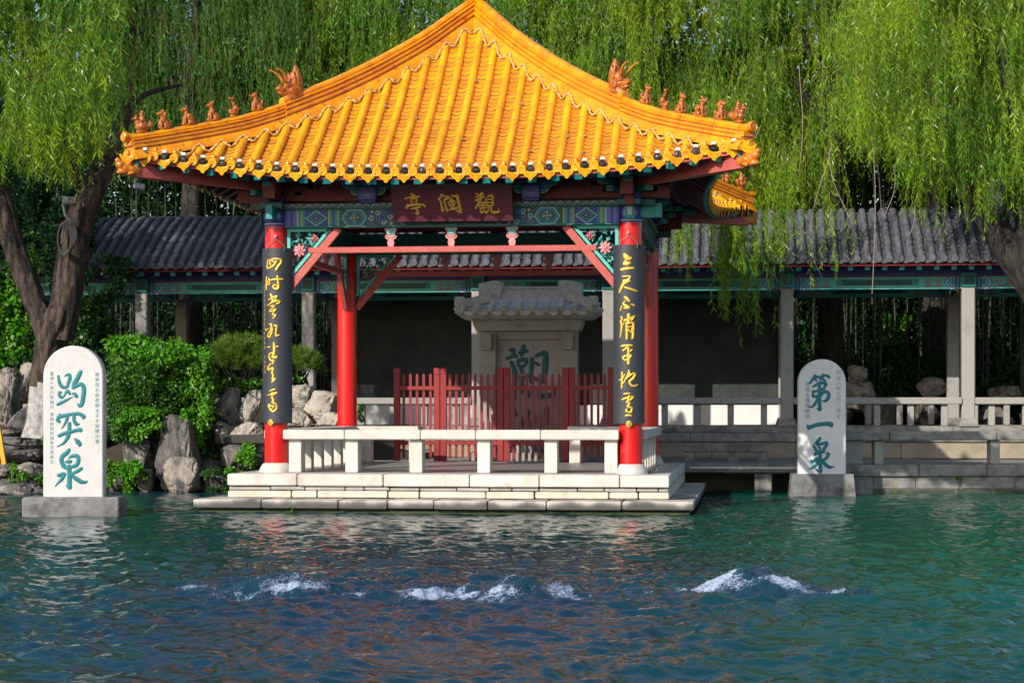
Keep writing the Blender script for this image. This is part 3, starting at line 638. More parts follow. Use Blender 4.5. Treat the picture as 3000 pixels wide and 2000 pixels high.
    # openwork corner panels, diagonal braces, red tie rail, carved struts
    for s_ in (-1, 1):
        xc = s_*(HC-.135); mb = MB(); mb.fn = fn
        X = lambda q: xc-s_*q
        Yb = -HC
        tw, th = .50, .60; z1 = 3.278
        mb.box((X(tw/2), Yb, z1-.02), (tw, .05, .04), 0); mb.box((X(.02), Yb, z1-.04-(th-.04)/2), (.04, .05, th-.04), 0)
        mb.beam((X(tw+.01), Yb, z1-.012), (X(.01), Yb, z1-th), .05, .035, 4)
        leaf = MB(); leaf.fn = fn
        for i in range(46):
            a, b = rr.random(), rr.random()
            if a+b > .93: a, b = 1-a, 1-b
            if a+b > .93: continue
            p = np.array([X(.05+a*(tw-.09)), Yb-rr.uniform(-.015, .02), z1-.06-b*(th-.12)]); an = rr.uniform(0, 6.28); l = rr.uniform(.04, .085)
            pts = [(0, 0), (l*.5*math.cos(an), l*.5*math.sin(an)), (l*math.cos(an+.35), l*math.sin(an+.35))]
            leaf.ribbon(pts, [.008, .026, .004], p, u, v, 0, 1 if rr.random() < .6 else 0, .006)
        for (a, b, rad, mm) in ((.15, .26, .062, 2), (.33, .12, .04, 3)):
            c = np.array([X(a), Yb-.03, z1-b])
            for ring, n_, rd in ((0, 8, 1), (1, 6, .62), (2, 4, .32)):
                for q in range(n_):
                    an = q*2*PI/n_+ring*.4; e = (rad*rd*math.cos(an), rad*rd*math.sin(an)); leaf.ribbon([(0, 0), (e[0]*.6, e[1]*.6), e], [.012, rad*.62*rd, rad*.5*rd], c, u, v, .008*ring, mm if (q+ring) % 2 else 2, .01)
        pnl = mb.build('corner_panel', [TEALL, TEAL, PINKF, REDF, TEALL], pav)
        leaf.build('carved_peony', [TEALL, TEAL, PINKF, REDF], pnl)
        mb = MB(); mb.fn = fn
        mb.beam((X(tw+.115), Yb, z1-.005), (X(.0), Yb, z1-th-.13), .06, .085, 0); mb.build('diagonal_brace', PINKW, pav)
    mb = MB(); mb.fn = fn; mb.box((0, -HC, 3.018), (2*(HC-.39), .07, .07), 0, bev=.006); mb.build('tie_rail', PINKW, pav)
    for bx in (-.71, 0, .71):
        mb = MB(); mb.fn = fn; Os = np.array([bx, -HC-.015, 3.053])
        out_ = [(-.03, 0), (.03, 0), (.042, .05), (.03, .08), (.06, .095), (.07, .12), (.045, .15), (.055, .18), (.075, .2), (.06, .225), (-.06, .225), (-.075, .2), (-.055, .18), (-.045, .15), (-.07, .12), (-.06, .095), (-.03, .08), (-.042, .05)]
        mb.prism(out_, Os+np.array([0, .03, 0]), u, v, .04, 1, 2); mb.prism([(a*.6, .14+b*.5) for a, b in ((-.04, 0), (.04, 0), (.06, .05), (.05, .12), (-.05, .12), (-.06, .05))], Os-np.array([0, .012, 0]), u, v, .008, 0)
        for s_ in (-1, 1): mb.ribbon([(s_*.01, .2), (s_*.045, .215), (s_*.06, .195), (s_*.045, .17)], [.01]*4, Os-np.array([0, .0115, 0]), u, v, .001, 3, .004); mb.ribbon([(s_*.012, .1), (s_*.045, .115), (s_*.05, .135), (s_*.03, .14)], [.01]*4, Os-np.array([0, .0115, 0]), u, v, .001, 2, .004)
        mb.build('carved_strut', [TEALL, PINKF, PINKW, LINEP], pav)
for k in range(4): framing(k)
# ceiling frame inside
mb = MB()
for q in (-1, 1): mb.box((q*.7, 0, 3.8), (.12, 3.9, .14), 0); mb.box((0, q*.7, 3.93), (3.9, .12, .12), 0)
mb.build('ceiling_beam', REDD, pav)

# platform
def block_course(mb, x0, x1, yf, z0, z1, dep, rr, wmin, wmax, axis='x', flip=1, m=0, gap=.011, jit=.008):
    x = x0
    while x < x1-.02:
        w = min(rr.uniform(wmin, wmax), x1-x)
        if x1-(x+w) < wmin*.5: w = x1-x
        j = rr.uniform(0, jit); c = (x+w/2, yf+flip*(dep/2+j), (z0+z1)/2+rr.uniform(-.003, .003)); sz = (w-gap, dep, z1-z0-gap*.6)
        if axis == 'y': c = (c[1], c[0], c[2]); sz = (sz[1], sz[0], sz[2])
        mb.box(c, sz, m, bev=rr.uniform(.006, .014), rx=0, rz=rr.uniform(-.006, .006)); x += w
rr = random.Random(5); P = 2.54
mb = MB()
mb.box((0, .25, .25), (2*P-.16, 2*P+.34, .34), 2)
block_course(mb, -P, P, -P-.02, .285, FZ, .28, rr, .45, 1.05)
block_course(mb, -P+.01, P-.01, -P+.012, .235, .283, .2, rr, .2, .5, m=3, jit=.02)
block_course(mb, -P, P, -P, .15, .236, .25, rr, .28, .85, m=1, jit=.03, gap=.016)
for sx in (-1, 1):
    block_course(mb, -P+.27, 2.95, sx*P, .285, FZ, .28, rr, .45, .9, 'y', -sx); block_course(mb, -P+.25, 2.9, sx*P, .15, .28, .25, rr, .3, .7, 'y', -sx, 1)
mb.box((0, .2, FZ-.004), (2*P-.5, 2*P-.1, .01), 4)
mb.build('plinth', [MARB, MARB2, JOINT, SLABM, SLABM], pav)
mb = MB()
for i in range(8):
    for j in range(8): mb.box((-1.96+.56*i, -1.96+.56*j, FZ+.003), (.553, .553, .008), 0)
mb.build('floor_paving', mat('floor_stone', (.30, .28, .27), (.22, .205, .2), 4, .35, .15, 30, rvar=.1), pav)
SLABF = bpy.data.materials.new('waterline_stained_stone'); SLABF.use_nodes = True
t = SLABF.node_tree; N = t.nodes; b = N['Principled BSDF']; b.inputs['Roughness'].default_value = .75
g = N.new('ShaderNodeNewGeometry'); sx_ = N.new('ShaderNodeSeparateXYZ'); t.links.new(g.outputs['Position'], sx_.inputs[0])
n1 = N.new('ShaderNodeTexNoise'); n1.inputs['Scale'].default_value = 3.5; n1.inputs['Detail'].default_value = 8; mp = N.new('ShaderNodeMapping'); mp.inputs['Scale'].default_value = (1, 1, .35); t.links.new(g.outputs['Position'], mp.inputs[0]); t.links.new(mp.outputs[0], n1.inputs[0])
ma = N.new('ShaderNodeMath'); ma.operation = 'MULTIPLY_ADD'; t.links.new(n1.outputs[0], ma.inputs[0]); ma.inputs[1].default_value = .20; t.links.new(sx_.outputs[2], ma.inputs[2])
r = N.new('ShaderNodeValToRGB'); cr = r.color_ramp; cr.elements[0].position = .185; cr.elements[0].color = (.075, .07, .065, 1); cr.elements[1].position = .255; cr.elements[1].color = (.52, .47, .42, 1)
e = cr.elements.new(.215); e.color = (.15, .14, .13, 1); t.links.new(ma.outputs[0], r.inputs[0]); t.links.new(r.outputs[0], b.inputs['Base Color'])
bp = N.new('ShaderNodeBump'); bp.inputs['Strength'].default_value = .5; bp.inputs['Distance'].default_value = .01; n2 = N.new('ShaderNodeTexNoise'); n2.inputs['Scale'].default_value = 35; t.links.new(g.outputs['Position'], n2.inputs[0]); t.links.new(n2.outputs[0], bp.inputs['Height']); t.links.new(bp.outputs[0], b.inputs['Normal'])
Q = 2.83; mb = MB(); rr = random.Random(11)
block_course(mb, -Q, Q, -Q-.13, .045, .15, .5, rr, .5, 1.15, jit=.01)
for sx in (-1, 1): block_course(mb, -Q+.37, 2.75, sx*Q, .045, .15, .45, rr, .5, 1.0, 'y', -sx)
mb.box((0, 0, .09), (2*Q-.7, 2*Q-.3, .08), 1)
mb.build('lower_step', [SLABF, SLABM], pav)
mb = MB(); mb.box((0, 0, -.28), (2*Q-.12, 2*Q+.12, .63), 0); mb.build('foundation', mat('mossy_foundation', (.06, .09, .02), (.05, .045, .04), 9, .95, .8, 40), pav)

# stone benches
def bench(name, segs, posts, y, label, rz=0):
    t_ = thing(name, tuple(rotz(np.array([(segs[0]+segs[-1])/2, y, FZ]), rz)), label, 'bench', 'stone benches round the pavilion'); fn = (lambda v, a=rz: rotz(v, a))
    for a, b_ in zip(segs[:-1], segs[1:]):
        mb = MB(); mb.fn = fn; mb.box(((a+b_)/2, y, .872), (b_-a-.005, .36, .113), 0, bev=.012); mb.build('seat', MARB, t_)
    for x in posts:
        mb = MB(); mb.fn = fn; mb.box((x, y, FZ+.199), (.148, .22, .386), 0, bev=.008); mb.build('leg', MARB, t_)
bench('stone_bench', [-1.95, -1.22, -.33, .31, 1.06, 1.955], [-1.82, -1.15, -.396, .395, 1.17, 1.86], -HC-.02, 'long white stone bench along the pond side of the pavilion, between the two lettered columns')
bench('stone_bench', [-1.94, -1.0, 0, 1.0, 1.94], [-1.8, -1.2, -.6, 0, .6, 1.2, 1.8], -HC, 'white stone bench along the left side of the pavilion', -PI/2)
bench('stone_bench', [-1.94, -1.0, 0, 1.0, 1.94], [-1.8, -1.2, -.6, 0, .6, 1.2, 1.8], -HC, 'white stone bench along the right side of the pavilion', PI/2)
bench('stone_bench', [1.05, 1.94], [1.12, 1.8], -HC, 'short stone bench at the back left, ending left of the picket gate', PI)
bench('stone_bench', [-1.94, -.98], [-1.8, -1.08], -HC, 'short stone bench at the back right, ending behind the right lettered column', PI)

# eave lamps
mb = MB(); mb.box((0, -.004, .060), (.054, .055, .034), 0, bev=.006); mb.box((0, .006, .04), (.026, .03, .02), 0); mb.fn = None
lamp0 = None
LX = [i*SPC for i in range(-16, 17)]
mb1 = MB(); mb1.tube([(0, .01, .012), (0, -.045, .004)], [.03, .040], 12, 0); mb1.tube([(0, -.045, .004), (0, -.047, .004)], [.022, .012], 10, 0)
for a in range(6): mb1.tube([(.036*math.cos(a), -.03, .004+.036*math.sin(a)), (.034*math.cos(a+.5), .01, .004+.034*math.sin(a+.5))], .006, 5, 0)
mb2 = MB(); mb2.tube([(-.09, .02, .03), (-.06, .0, .0), (-.03, -.005, .015), (.0, .0, .03), (.04, 0, .012), (.07, .01, .005), (.1, .03, .035)], .0045, 5)
t0 = thing('eave_lamp', (0, 0, 0), 'small chrome spotlight with a white cap on the eave tiles', 'spotlight', 'spotlights along the front eave')
mb.build('lamp_cap', LAMPW, t0); mb1.build('lamp_body', [CHROME, LAMPW], t0, smooth='auto'); mb2.build('cable', WIRE, t0)
rr = random.Random(2)
for i, x in enumerate(LX):
    o = t0 if i == 0 else copy_tree(t0)
    o.location = (x+rr.uniform(-.01, .01), -ea(x)+.0, hz(x, ea(x))+.012+rr.uniform(-.004, .004)); o.rotation_euler = (rr.uniform(-.1, .1), 0, rr.uniform(-.2, .2))
# ------------------------------------------------------------------ lettering
CH_TU = parse("108,160,26 118,230,40 150,288,44 190,298,40 215,285,36 228,240,42 245,190,46 238,150,46 205,150,30 185,168,12|118,352,28 122,395,40 150,420,30 185,385,22 215,340,44 240,370,36|148,352,14 118,372,30|100,500,36 150,475,42 210,445,32 280,412,6|268,374,14 300,375,44 322,402,46|372,112,48 340,180,56 300,250,58 288,296,46|285,302,40 335,272,46 385,260,48 412,310,54 405,400,54 388,490,56 360,515,44 335,488,10")
CH_TU2 = parse("125,620,30 100,680,50 118,705,40|112,650,50 180,632,46 260,618,42 350,612,46 408,642,50 408,660,40|215,640,44 205,690,40 175,750,24 145,785,10|293,640,44 298,700,44 325,735,48 345,735,30|240,730,46 235,830,50 215,900,48 165,965,32 90,1003,6|120,870,46 180,845,46 260,825,44 365,800,48 372,812,40|300,905,16 340,945,62 365,980,46 350,1000,10")
CH_QUAN = parse("235,1042,42 212,1075,58 165,1110,56 145,1160,56 170,1230,56 200,1255,44|230,1142,16 270,1115,46 330,1115,52 348,1160,52 325,1220,52 270,1242,46 200,1250,44|208,1182,42 248,1180,50|235,1240,56 240,1340,56 240,1440,58 245,1495,44 215,1480,24 198,1455,8|165,1322,36 112,1345,46|180,1330,42 150,1385,48 110,1430,30 65,1478,6|380,1262,42 340,1290,48 275,1322,30|265,1340,36 320,1385,54 380,1420,54 430,1425,36 455,1410,6")
CH_DI = parse("150,95,30 130,140,44 85,205,34|150,112,40 200,125,42 235,120,36|265,90,32 255,130,44 230,160,36|270,100,36 320,105,40 350,125,46|150,150,40 170,172,36|265,150,40 295,185,40|120,265,24 170,232,40 220,207,40 300,215,44 305,240,40|300,230,40 270,285,32 220,300,28|120,320,30 150,330,34 210,310,32 290,298,30|130,330,34 125,395,40 180,392,38 250,372,34|250,345,36 320,335,46 345,370,52 330,430,52 285,465,36 250,457,10|215,205,44 215,350,50 215,500,54 220,580,48 200,585,30 180,560,8|190,420,44 160,490,40 115,540,32 60,553,10")
CH_YI = parse("50,805,34 62,842,54 110,822,58 200,795,58 300,785,62 370,790,72 382,808,60")
CH_QUAN2 = parse("220,990,44 195,1030,58 145,1065,18|135,1095,36 165,1150,50 190,1195,44|180,1080,36 240,1070,40 310,1052,48 315,1085,48 280,1140,48 275,1185,40|150,1215,44 200,1195,50 275,1180,44|205,1110,34 225,1135,38 215,1160,30|225,1170,44 225,1300,54 230,1410,54 230,1462,50 200,1455,36 160,1420,10|95,1300,30 108,1325,40 160,1290,50 220,1270,44|210,1300,50 160,1370,48 110,1410,34 60,1425,8|330,1207,50 345,1222,40 300,1280,46 240,1300,30|250,1310,50 300,1360,54 350,1395,48 400,1395,28 438,1385,6")
CH_TING = parse("400,208,40 440,235,56 460,255,40|275,298,28 360,275,34 460,262,34 555,260,34|395,300,40 385,340,44 405,410,36|395,300,30 480,290,44 490,340,44 480,390,36|425,345,12 440,355,30|320,412,50 295,460,62|345,427,40 450,412,40 590,410,40 640,435,42 650,450,20|385,485,34 460,470,34 550,455,34|475,490,40 500,550,54 495,580,44 440,562,10")
CH_LAN = parse("950,230,44 990,245,56 1005,258,36|960,260,30 905,310,40|900,310,30 935,360,40 945,440,44 960,515,70|1050,265,50 1090,285,56|1075,290,50 1005,330,40 1015,400,44 1030,470,48 1050,525,52|1140,247,24 1200,255,40 1262,248,50 1265,300,60 1280,420,64 1300,535,62 1290,555,50 1240,530,30 1185,505,10|1150,305,40 1110,340,28 1180,330,28|1155,310,28 1150,400,28 1150,470,28|1080,370,26 1140,360,28 1205,355,28 1200,390,26|1075,385,28 1110,440,28 1150,470,28|1090,410,22 1190,400,24|1195,410,26 1160,460,26 1110,500,24|1100,505,24 1170,490,28 1240,470,34")
CH_GUAN = parse("1620,205,36 1650,230,40|1740,195,40 1700,235,44 1670,260,40|1610,275,30 1680,260,34 1760,235,30|1605,340,36 1680,300,38 1765,275,32|1650,300,28 1640,350,28|1700,320,34 1650,400,42 1590,485,36|1650,410,34 1680,480,36 1690,560,42|1700,390,30 1780,375,32|1690,430,28 1790,420,30|1700,480,26 1800,470,28|1740,390,28 1750,540,32|1690,565,30 1760,550,34 1810,555,36|1800,290,28 1810,380,36 1815,440,34|1830,265,34 1920,250,48 1925,330,48 1920,430,48|1830,320,24 1910,315,24|1825,380,24 1910,375,24|1820,435,28 1915,430,28|1840,450,38 1830,520,38 1790,570,28|1885,450,42 1890,530,46 1920,562,50 2000,558,44 2035,542,44 2020,490,20")
LB_UP = parse("160,200,24 145,260,26 140,340,30 200,335,30 260,300,34 310,230,24|215,210,26 195,250,24 210,300,24|190,215,20 280,190,28 370,200,32 385,245,34 340,310,40 305,370,36|240,230,22 280,240,18|130,490,24 120,580,20 125,700,24|170,520,20 185,550,22 140,595,16 180,620,28 190,560,20|150,560,16 260,535,24 400,530,34|325,482,34 335,580,38 340,680,36 280,690,30 250,650,24 290,625,24 320,660,24|210,785,36 240,850,40 240,910,34|180,870,22 250,835,26 320,815,20 270,885,20|155,970,18 240,920,30 330,890,30 365,915,28 310,945,24|220,980,24 275,980,20 195,1060,24 210,1075,20 300,1030,24 240,1120,22 300,1130,26 260,1180,28|115,1370,14 125,1390,18 165,1355,20|190,1285,20 225,1290,32 215,1380,36 205,1495,34|210,1380,26 155,1470,22 190,1500,20 235,1430,22 245,1340,18|275,1310,20 310,1310,34 305,1400,32 300,1480,28 350,1465,22")
LB_LO = parse("160,210,24 200,210,18|265,142,30 270,220,44 265,320,44 240,380,36 300,385,40 310,370,28|300,205,18 335,200,22|240,310,20 190,325,26 180,380,24 215,440,26 260,440,34 250,480,30|215,490,26 160,550,34 170,590,34 250,565,34 235,640,34 255,690,34 240,750,34 290,745,30 240,790,26|195,945,22 280,915,24|150,1020,16 220,1000,30 320,975,26 260,1010,22|240,980,34 235,1060,36 260,1100,32 235,1140,30 300,1165,26 305,1250,30 240,1290,28 180,1220,24 170,1170,24 220,1200,22 265,1200,26 230,1250,20")
RB_UP = parse("225,168,40 250,205,80 305,238,62 330,225,30|260,260,20 218,320,44 270,320,66 298,312,50|180,415,44 280,400,44 370,390,30|195,530,18 300,525,24 320,540,26 280,590,40 215,600,34|295,605,50 220,640,54 170,720,50 140,785,30|235,710,26 320,735,34 425,768,26|235,870,40 270,900,54 298,930,36|235,940,20 205,970,24 240,1010,44 298,1040,54 220,1050,18|340,985,26 380,1005,28|180,1015,24 160,1080,24|175,1195,28 190,1230,24 165,1260,30 180,1340,40 170,1420,28 158,1525,18|190,1345,16 230,1270,14|295,1160,50 295,1220,56 290,1290,50|235,1250,44 260,1240,30|330,1215,24 390,1180,26 340,1250,20|262,1300,40 265,1430,40 265,1550,40|260,1300,30 340,1290,30 370,1310,36 365,1450,40 360,1545,40 330,1535,10|290,1360,22 345,1350,24|290,1400,22 340,1450,24 345,1380,20")
RB_LO = parse("180,215,30 260,205,30 340,205,34|200,290,20 240,265,24 285,240,30 290,330,40 290,495,46|320,300,22 345,275,26|200,395,30 260,375,30 335,370,30 300,420,30|205,420,20 240,450,20 280,420,20|185,648,30 185,780,34 180,900,28|140,770,20 190,755,24 230,680,18|190,840,20 230,790,22 290,660,26|295,612,24 310,680,40|240,760,24 300,710,30 370,665,34 400,680,34 370,740,40 310,800,36 340,860,34 400,870,28 435,855,26|225,1000,24 305,990,28|195,1090,28 280,1060,30 370,1050,30 320,1100,24|300,1030,30 290,1100,34 265,1140,30 315,1150,26 275,1210,30 340,1225,34 330,1300,34 250,1280,24 265,1250,20|250,1355,30 290,1350,34 335,1355,24")
CH_MON = parse("160,305,44 240,270,50 280,280,50|235,195,60 245,260,60|200,195,40 250,185,40|370,150,60 370,190,70 345,260,50|320,225,44 420,210,44|300,340,50 310,400,40 390,390,40 400,320,60 310,330,50|480,315,60 475,420,64 465,580,60|530,275,40 620,237,60 655,252,70 650,420,90 640,600,60|525,365,36 570,385,40|215,360,60 250,430,60 260,480,70 255,600,60 255,840,40|340,440,60 360,480,50|330,540,60 345,620,60 345,740,50|340,560,40 430,520,40|420,700,50 430,790,40|470,600,50 520,560,50 590,600,50|500,690,50 480,740,30|580,680,50 580,790,50 650,780,60 740,770,70 760,700,60|250,960,50 270,1020,50|340,1080,50 345,1160,50|440,980,40 415,1060,36|500,990,30 495,1160,30|580,1010,50 580,1160,40|665,940,60 665,1160,44|260,1340,40 250,1400,30|350,1330,50 355,1515,60|420,1340,40 430,1400,40|500,1330,60 505,1440,60 520,1520,60|420,1470,60 425,1500,50|580,1340,50 585,1400,40|580,1430,40 610,1490,30 660,1525,30")
def brush(mb, strokes, cx, cy, sc, o, u, v, lift=.001, dome=.006, m=0, outline=None):
    for i, st in enumerate(strokes):
        pts = [((p[0]-cx)*sc, -(p[1]-cy)*sc) for p in st]; w = [p[2]*sc for p in st]
        mb.ribbon(pts, w, o, u, v, lift+.0003*i, m, dome+.00015*i)
        if outline is not None: mb.ribbon(pts, [q*1.0+outline for q in w], o, u, v, lift-.0004+.0001*i, m+1, .0008)
def type_text(s_, size, o, u, v, m=None, mb=None, lift=.002):
    """small inscriptions: glyph outlines from the built-in typeface, one glyph under another"""
    u, v, o = np.array(u, float), np.array(v, float), np.array(o, float); nrm = np.cross(u, v); nrm /= np.linalg.norm(nrm)
    y = 0
    for ch in s_:
        if ch == ' ': y -= size*.7; continue
        cu = bpy.data.curves.new('glyph', 'FONT'); cu.body = ch; cu.size = size; cu.offset = -size*.004; cu.resolution_u = 3
        ob = bpy.data.objects.new('glyph', cu); COL.objects.link(ob); dg = bpy.context.evaluated_depsgraph_get(); me = bpy.data.meshes.new_from_object(ob.evaluated_get(dg))
        V = np.array([vv.co for vv in me.vertices])
        if len(V):
            a = random.uniform(-.04, .04)
            P_ = [o+u*(p[0]-size*.5+a*p[1])+v*(y+p[1]-size*.4)+nrm*lift for p in V]; mb.add(P_, [tuple(f.vertices) for f in me.polygons], 0)
        bpy.data.objects.remove(ob); bpy.data.curves.remove(cu); bpy.data.meshes.remove(me); y -= size*1.13

# ------------------------------------------------------------------ name board
pb0, pb1 = np.array([-1.0, -2.27, 3.262]), np.array([1.0, -2.27, 3.262])
A = at(905, 507, -2.27); B = at(1180, 505, -2.27); lean = np.array([0, -.26, .50]); lean = lean/np.linalg.norm(lean); Hh = .46
pl = thing('name_board', tuple((A+B)/2), 'maroon name board with three large gilded characters hung under the pavilion eave', 'sign')
mb = MB(); u = (B-A)/np.linalg.norm(B-A); mb.prism([(0, 0), (np.linalg.norm(B-A), 0), (np.linalg.norm(B-A), Hh), (0, Hh)], A, u, lean, .03); mb.build('board', PLAQ, pl)
mb = MB(); Wb = np.linalg.norm(B-A)
nrm = np.cross(u, lean); O = A+nrm*.03
sc = Wb/2280.
for ch, cx_, f_ in ((CH_TING, 440, .185), (CH_LAN, 1110, .485), (CH_GUAN, 1810, .79)):
    mb = MB(); brush(mb, ch, cx_, 725, sc, O+u*(Wb*f_), u, lean*1.08, .001, .007); mb.build('gilded_character', GOLD, pl, smooth=True)

# ------------------------------------------------------------------ couplet boards on the front columns
def couplet(cx, strokes_up, strokes_lo, label, seal, side_marks, cut_up, cut_lo):
    zt, zb = 3.04, 1.005; R0 = .205; hw = .178; Yc = -HC-.135-.052+math.sqrt(R0**2)-.0
    t_ = thing('couplet_board', (cx, -HC-.15, zb), label, 'sign', 'lettered boards on the front columns')
    amax = math.asin(hw/R0); yc = -HC-.165+R0*.0
    yc = -2.245+R0*1.0
    def cyl(v, lift=0):
        x, z, h = v[:, 0], v[:, 1], v[:, 2]; a = x/R0; r = R0+h
        return np.stack([cx+r*np.sin(a), yc-r*np.cos(a), z], 1)
    n = 20; V = []; F = []
    for i in range(n+1):
        x = (-1+2*i/n)*amax*R0
        V += [(x, zt, 0), (x, zb, 0), (x, zb, -.028), (x, zt, -.028)]
    mb = MB(); mb.fn = cyl
    F = [(i*4+q, (i+1)*4+q, (i+1)*4+(q+1) % 4, i*4+(q+1) % 4) for i in range(n) for q in range(4)]+[(0, 1, 2, 3), (n*4+3, n*4+2, n*4+1, n*4)]
    mb.add(V, F, 0)
    mb.build('board', BLACKB, t_, smooth='auto')
    sc = .17857/257.5; cuts = [(strokes_up, 720, *q_) for q_ in zip(cut_up[:-1], cut_up[1:])]+[(strokes_lo, 980, *q_) for q_ in zip(cut_lo[:-1], cut_lo[1:])]
    for strokes, y0, ya, yb in cuts:
        mb = MB(); mb.fn = cyl
        for i, st in enumerate(strokes):
            if not ya <= sum(p[1] for p in st)/len(st) < yb: continue
            pts = [((p[0]-285)*sc, 0) for p in st]
            pp = [((p[0]-288)*sc*1.02, zt-(y0-721)/257.5-p[1]*sc) for p in st]; w = [p[2]*sc*1.12 for p in st]
            L, C, R_ = stroke_outline([(a, -b) for a, b in pp], w)
            V = []
            for q in range(len(L)):
                for e, h in ((L[q], .0005), (L[q]*.75+C[q]*.25, .008), (C[q], .005+.0002*i), (R_[q]*.75+C[q]*.25, .008), (R_[q], .0005)): V.append((e[0], -e[1], h+.0002*i))
            mb.add(V, [(q*5+k, (q+1)*5+k, (q+1)*5+k+1, q*5+k+1) for q in range(len(L)-1) for k in range(4)], 0)
        mb.build('gilded_character', GOLD2, t_, smooth=True)
    mb = MB(); mb.fn = cyl
    for i in range(side_marks):
        z = zt-.42-i*.055-(0.06 if i > 13 else 0)
        for q in range(3):
            a = random.uniform(-.01, .01); pts = [(-.150+a+random.uniform(-.008, .008), -(z-q*.013)), (-.150+random.uniform(-.01, .01), -(z-q*.013-.012)), (-.145+random.uniform(-.01, .01), -(z-q*.013-.014))]
            L, C, R_ = stroke_outline(pts, [.004, .005, .003]); V = []
            for e1, e2 in zip(L, R_): V += [(e1[0], -e1[1], .003), (e2[0], -e2[1], .003)]
            mb.add(V, [(2*q2, 2*q2+1, 2*q2+3, 2*q2+2) for q2 in range(len(L)-1)], 0)
    if side_marks: mb.build('small_inscription', GOLD, t_)
    mb = MB(); mb.fn = cyl
    sx, sz = seal
    ring = [(sx+.032*math.cos(a*PI/8)*(1+.1*math.cos(a*2.5)), sz+.036*math.sin(a*PI/8)) for a in range(16)]
    mb.add([(sx, sz, .012)]+[(a, b, .008) for a, b in ring]+[(a, b, -.001) for a, b in ring], [(0, 1+i, 1+(i+1) % 16) for i in range(16)]+[(1+i, 17+i, 17+(i+1) % 16, 1+(i+1) % 16) for i in range(16)], 0)
    for q in range(5):
        z = sz+.02-q*.010; mb.add([(sx-.02, z, .0125), (sx+.02, z+.004, .0125), (sx+.02, z, .013), (sx-.02, z-.004, .013)], [(0, 1, 2, 3)], 1)
    mb.build('seal_boss', [GOLD2, JOINT], t_)
    mb = MB(); yf = -HC-.136
    mb.tube([(cx-.10, -2.235, zt-.04), (cx-.105, -2.24, zt+.02), (cx-.07, -2.235, zt+.06), (cx, yf-.015, zt+.10), (cx+.07, -2.235, zt+.055), (cx+.105, -2.24, zt+.015), (cx+.10, -2.235, zt-.04)], .0045, 6)
    mb.lathe((cx, 0, 0), [(.001, 0)], 3); mb.ball((cx-.004, yf-.008, zt+.135), (.022, .014, .024), 1, 8)
    mb.build('hanging_wire', [GREYM, PINKF], t_)
couplet(-HC+.03, LB_UP, LB_LO, 'black board with seven gilded characters on the left front column', (-.058, 1.012), 18, (0, 430, 740, 1230, 1600), (0, 485, 850, 1400))
couplet(HC-.015, RB_UP, RB_LO, 'black board with seven gilded characters on the right front column, three bars at top', (.008, 1.0), 0, (0, 480, 830, 1120, 1700), (0, 580, 950, 1500))

# ------------------------------------------------------------------ white steles in the water
def stele(name, c, rz, w, h0, h1, th, base, label, chars, csc, ccx, ccy, cz, cols, base_stain_and_shade, grp='white inscribed steles in the pond'):
    t_ = thing(name, (c[0], c[1], 0), label, 'stele', grp); M_ = lambda v: rotz(v, rz)+np.array([c[0], c[1], 0])
    bw, bd, bh, tp = base
    mb = MB(); mb.fn = M_; mb.box((0, 0, (bh-.35)/2), (bw, bd, bh+.35), 0, taper=tp, bev=.0 if tp != 1 else .018); mb.build('base', base_stain_and_shade, t_)
    mb = MB(); mb.fn = M_; hw = w/2; r = hw; ys = h1-r*1.0
    poly = [(-hw, h0), (hw, h0)]+[(hw*math.cos(a), ys+r*math.sin(a)) for a in np.linspace(0, PI, 28)]
    n = len(poly); V = []
    for inset, y in ((.0, th/2), (.0, -th/2+.012), (.012, -th/2)):
        for a, b in poly:
            d = np.array([a, max(0, b-ys)]); l = np.hypot(*d)+1e-9
            V.append((a-(d[0]/l*inset if b >= ys else math.copysign(inset, a)), y, b-(d[1]/l*inset if b > ys else 0)))
    F = [tuple(range(n))[::-1], tuple(range(2*n, 3*n))]
    for k in range(2): F += [(k*n+i, k*n+(i+1) % n, (k+1)*n+(i+1) % n, (k+1)*n+i) for i in range(n)]
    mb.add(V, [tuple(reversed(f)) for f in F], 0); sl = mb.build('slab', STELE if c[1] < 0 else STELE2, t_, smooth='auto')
    for ch in chars:
        mb = MB(); mb.fn = M_; brush(mb, ch, ccx, ccy, csc, (0, -th/2, cz), (1, 0, 0), (0, 0, 1), .0015, .004); mb.build('carved_character', CHAR, t_, smooth=True)
    mb = MB(); mb.fn = M_
    for s_, x, z, sz in cols: type_text(s_, sz, (x, -th/2, z), (1, 0, 0), (0, 0, 1), mb=mb)
    mb.build('small_inscription', CHARS, t_)
STB = mat('stele_base_stone', (.24, .235, .235), (.11, .108, .11), 5, .8, .5, 35, c3=(.06, .06, .062), s3=2.5, r3=(.5, .7))  # dark stained stone, darkened further to stand in for a missing cast shadow
psc = ppm(-3.6)
s1 = .2486/(FPX/21.7)
LS = at(172, 1060, -3.64)
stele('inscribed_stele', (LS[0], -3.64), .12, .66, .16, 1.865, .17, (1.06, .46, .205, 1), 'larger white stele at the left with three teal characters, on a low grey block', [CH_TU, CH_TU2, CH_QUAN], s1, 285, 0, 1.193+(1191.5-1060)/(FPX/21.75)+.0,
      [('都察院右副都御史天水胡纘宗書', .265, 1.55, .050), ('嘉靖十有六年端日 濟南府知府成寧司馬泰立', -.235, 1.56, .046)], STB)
RS = at(1887, 1060, 2.1); s2 = .2041/(FPX/27.0)
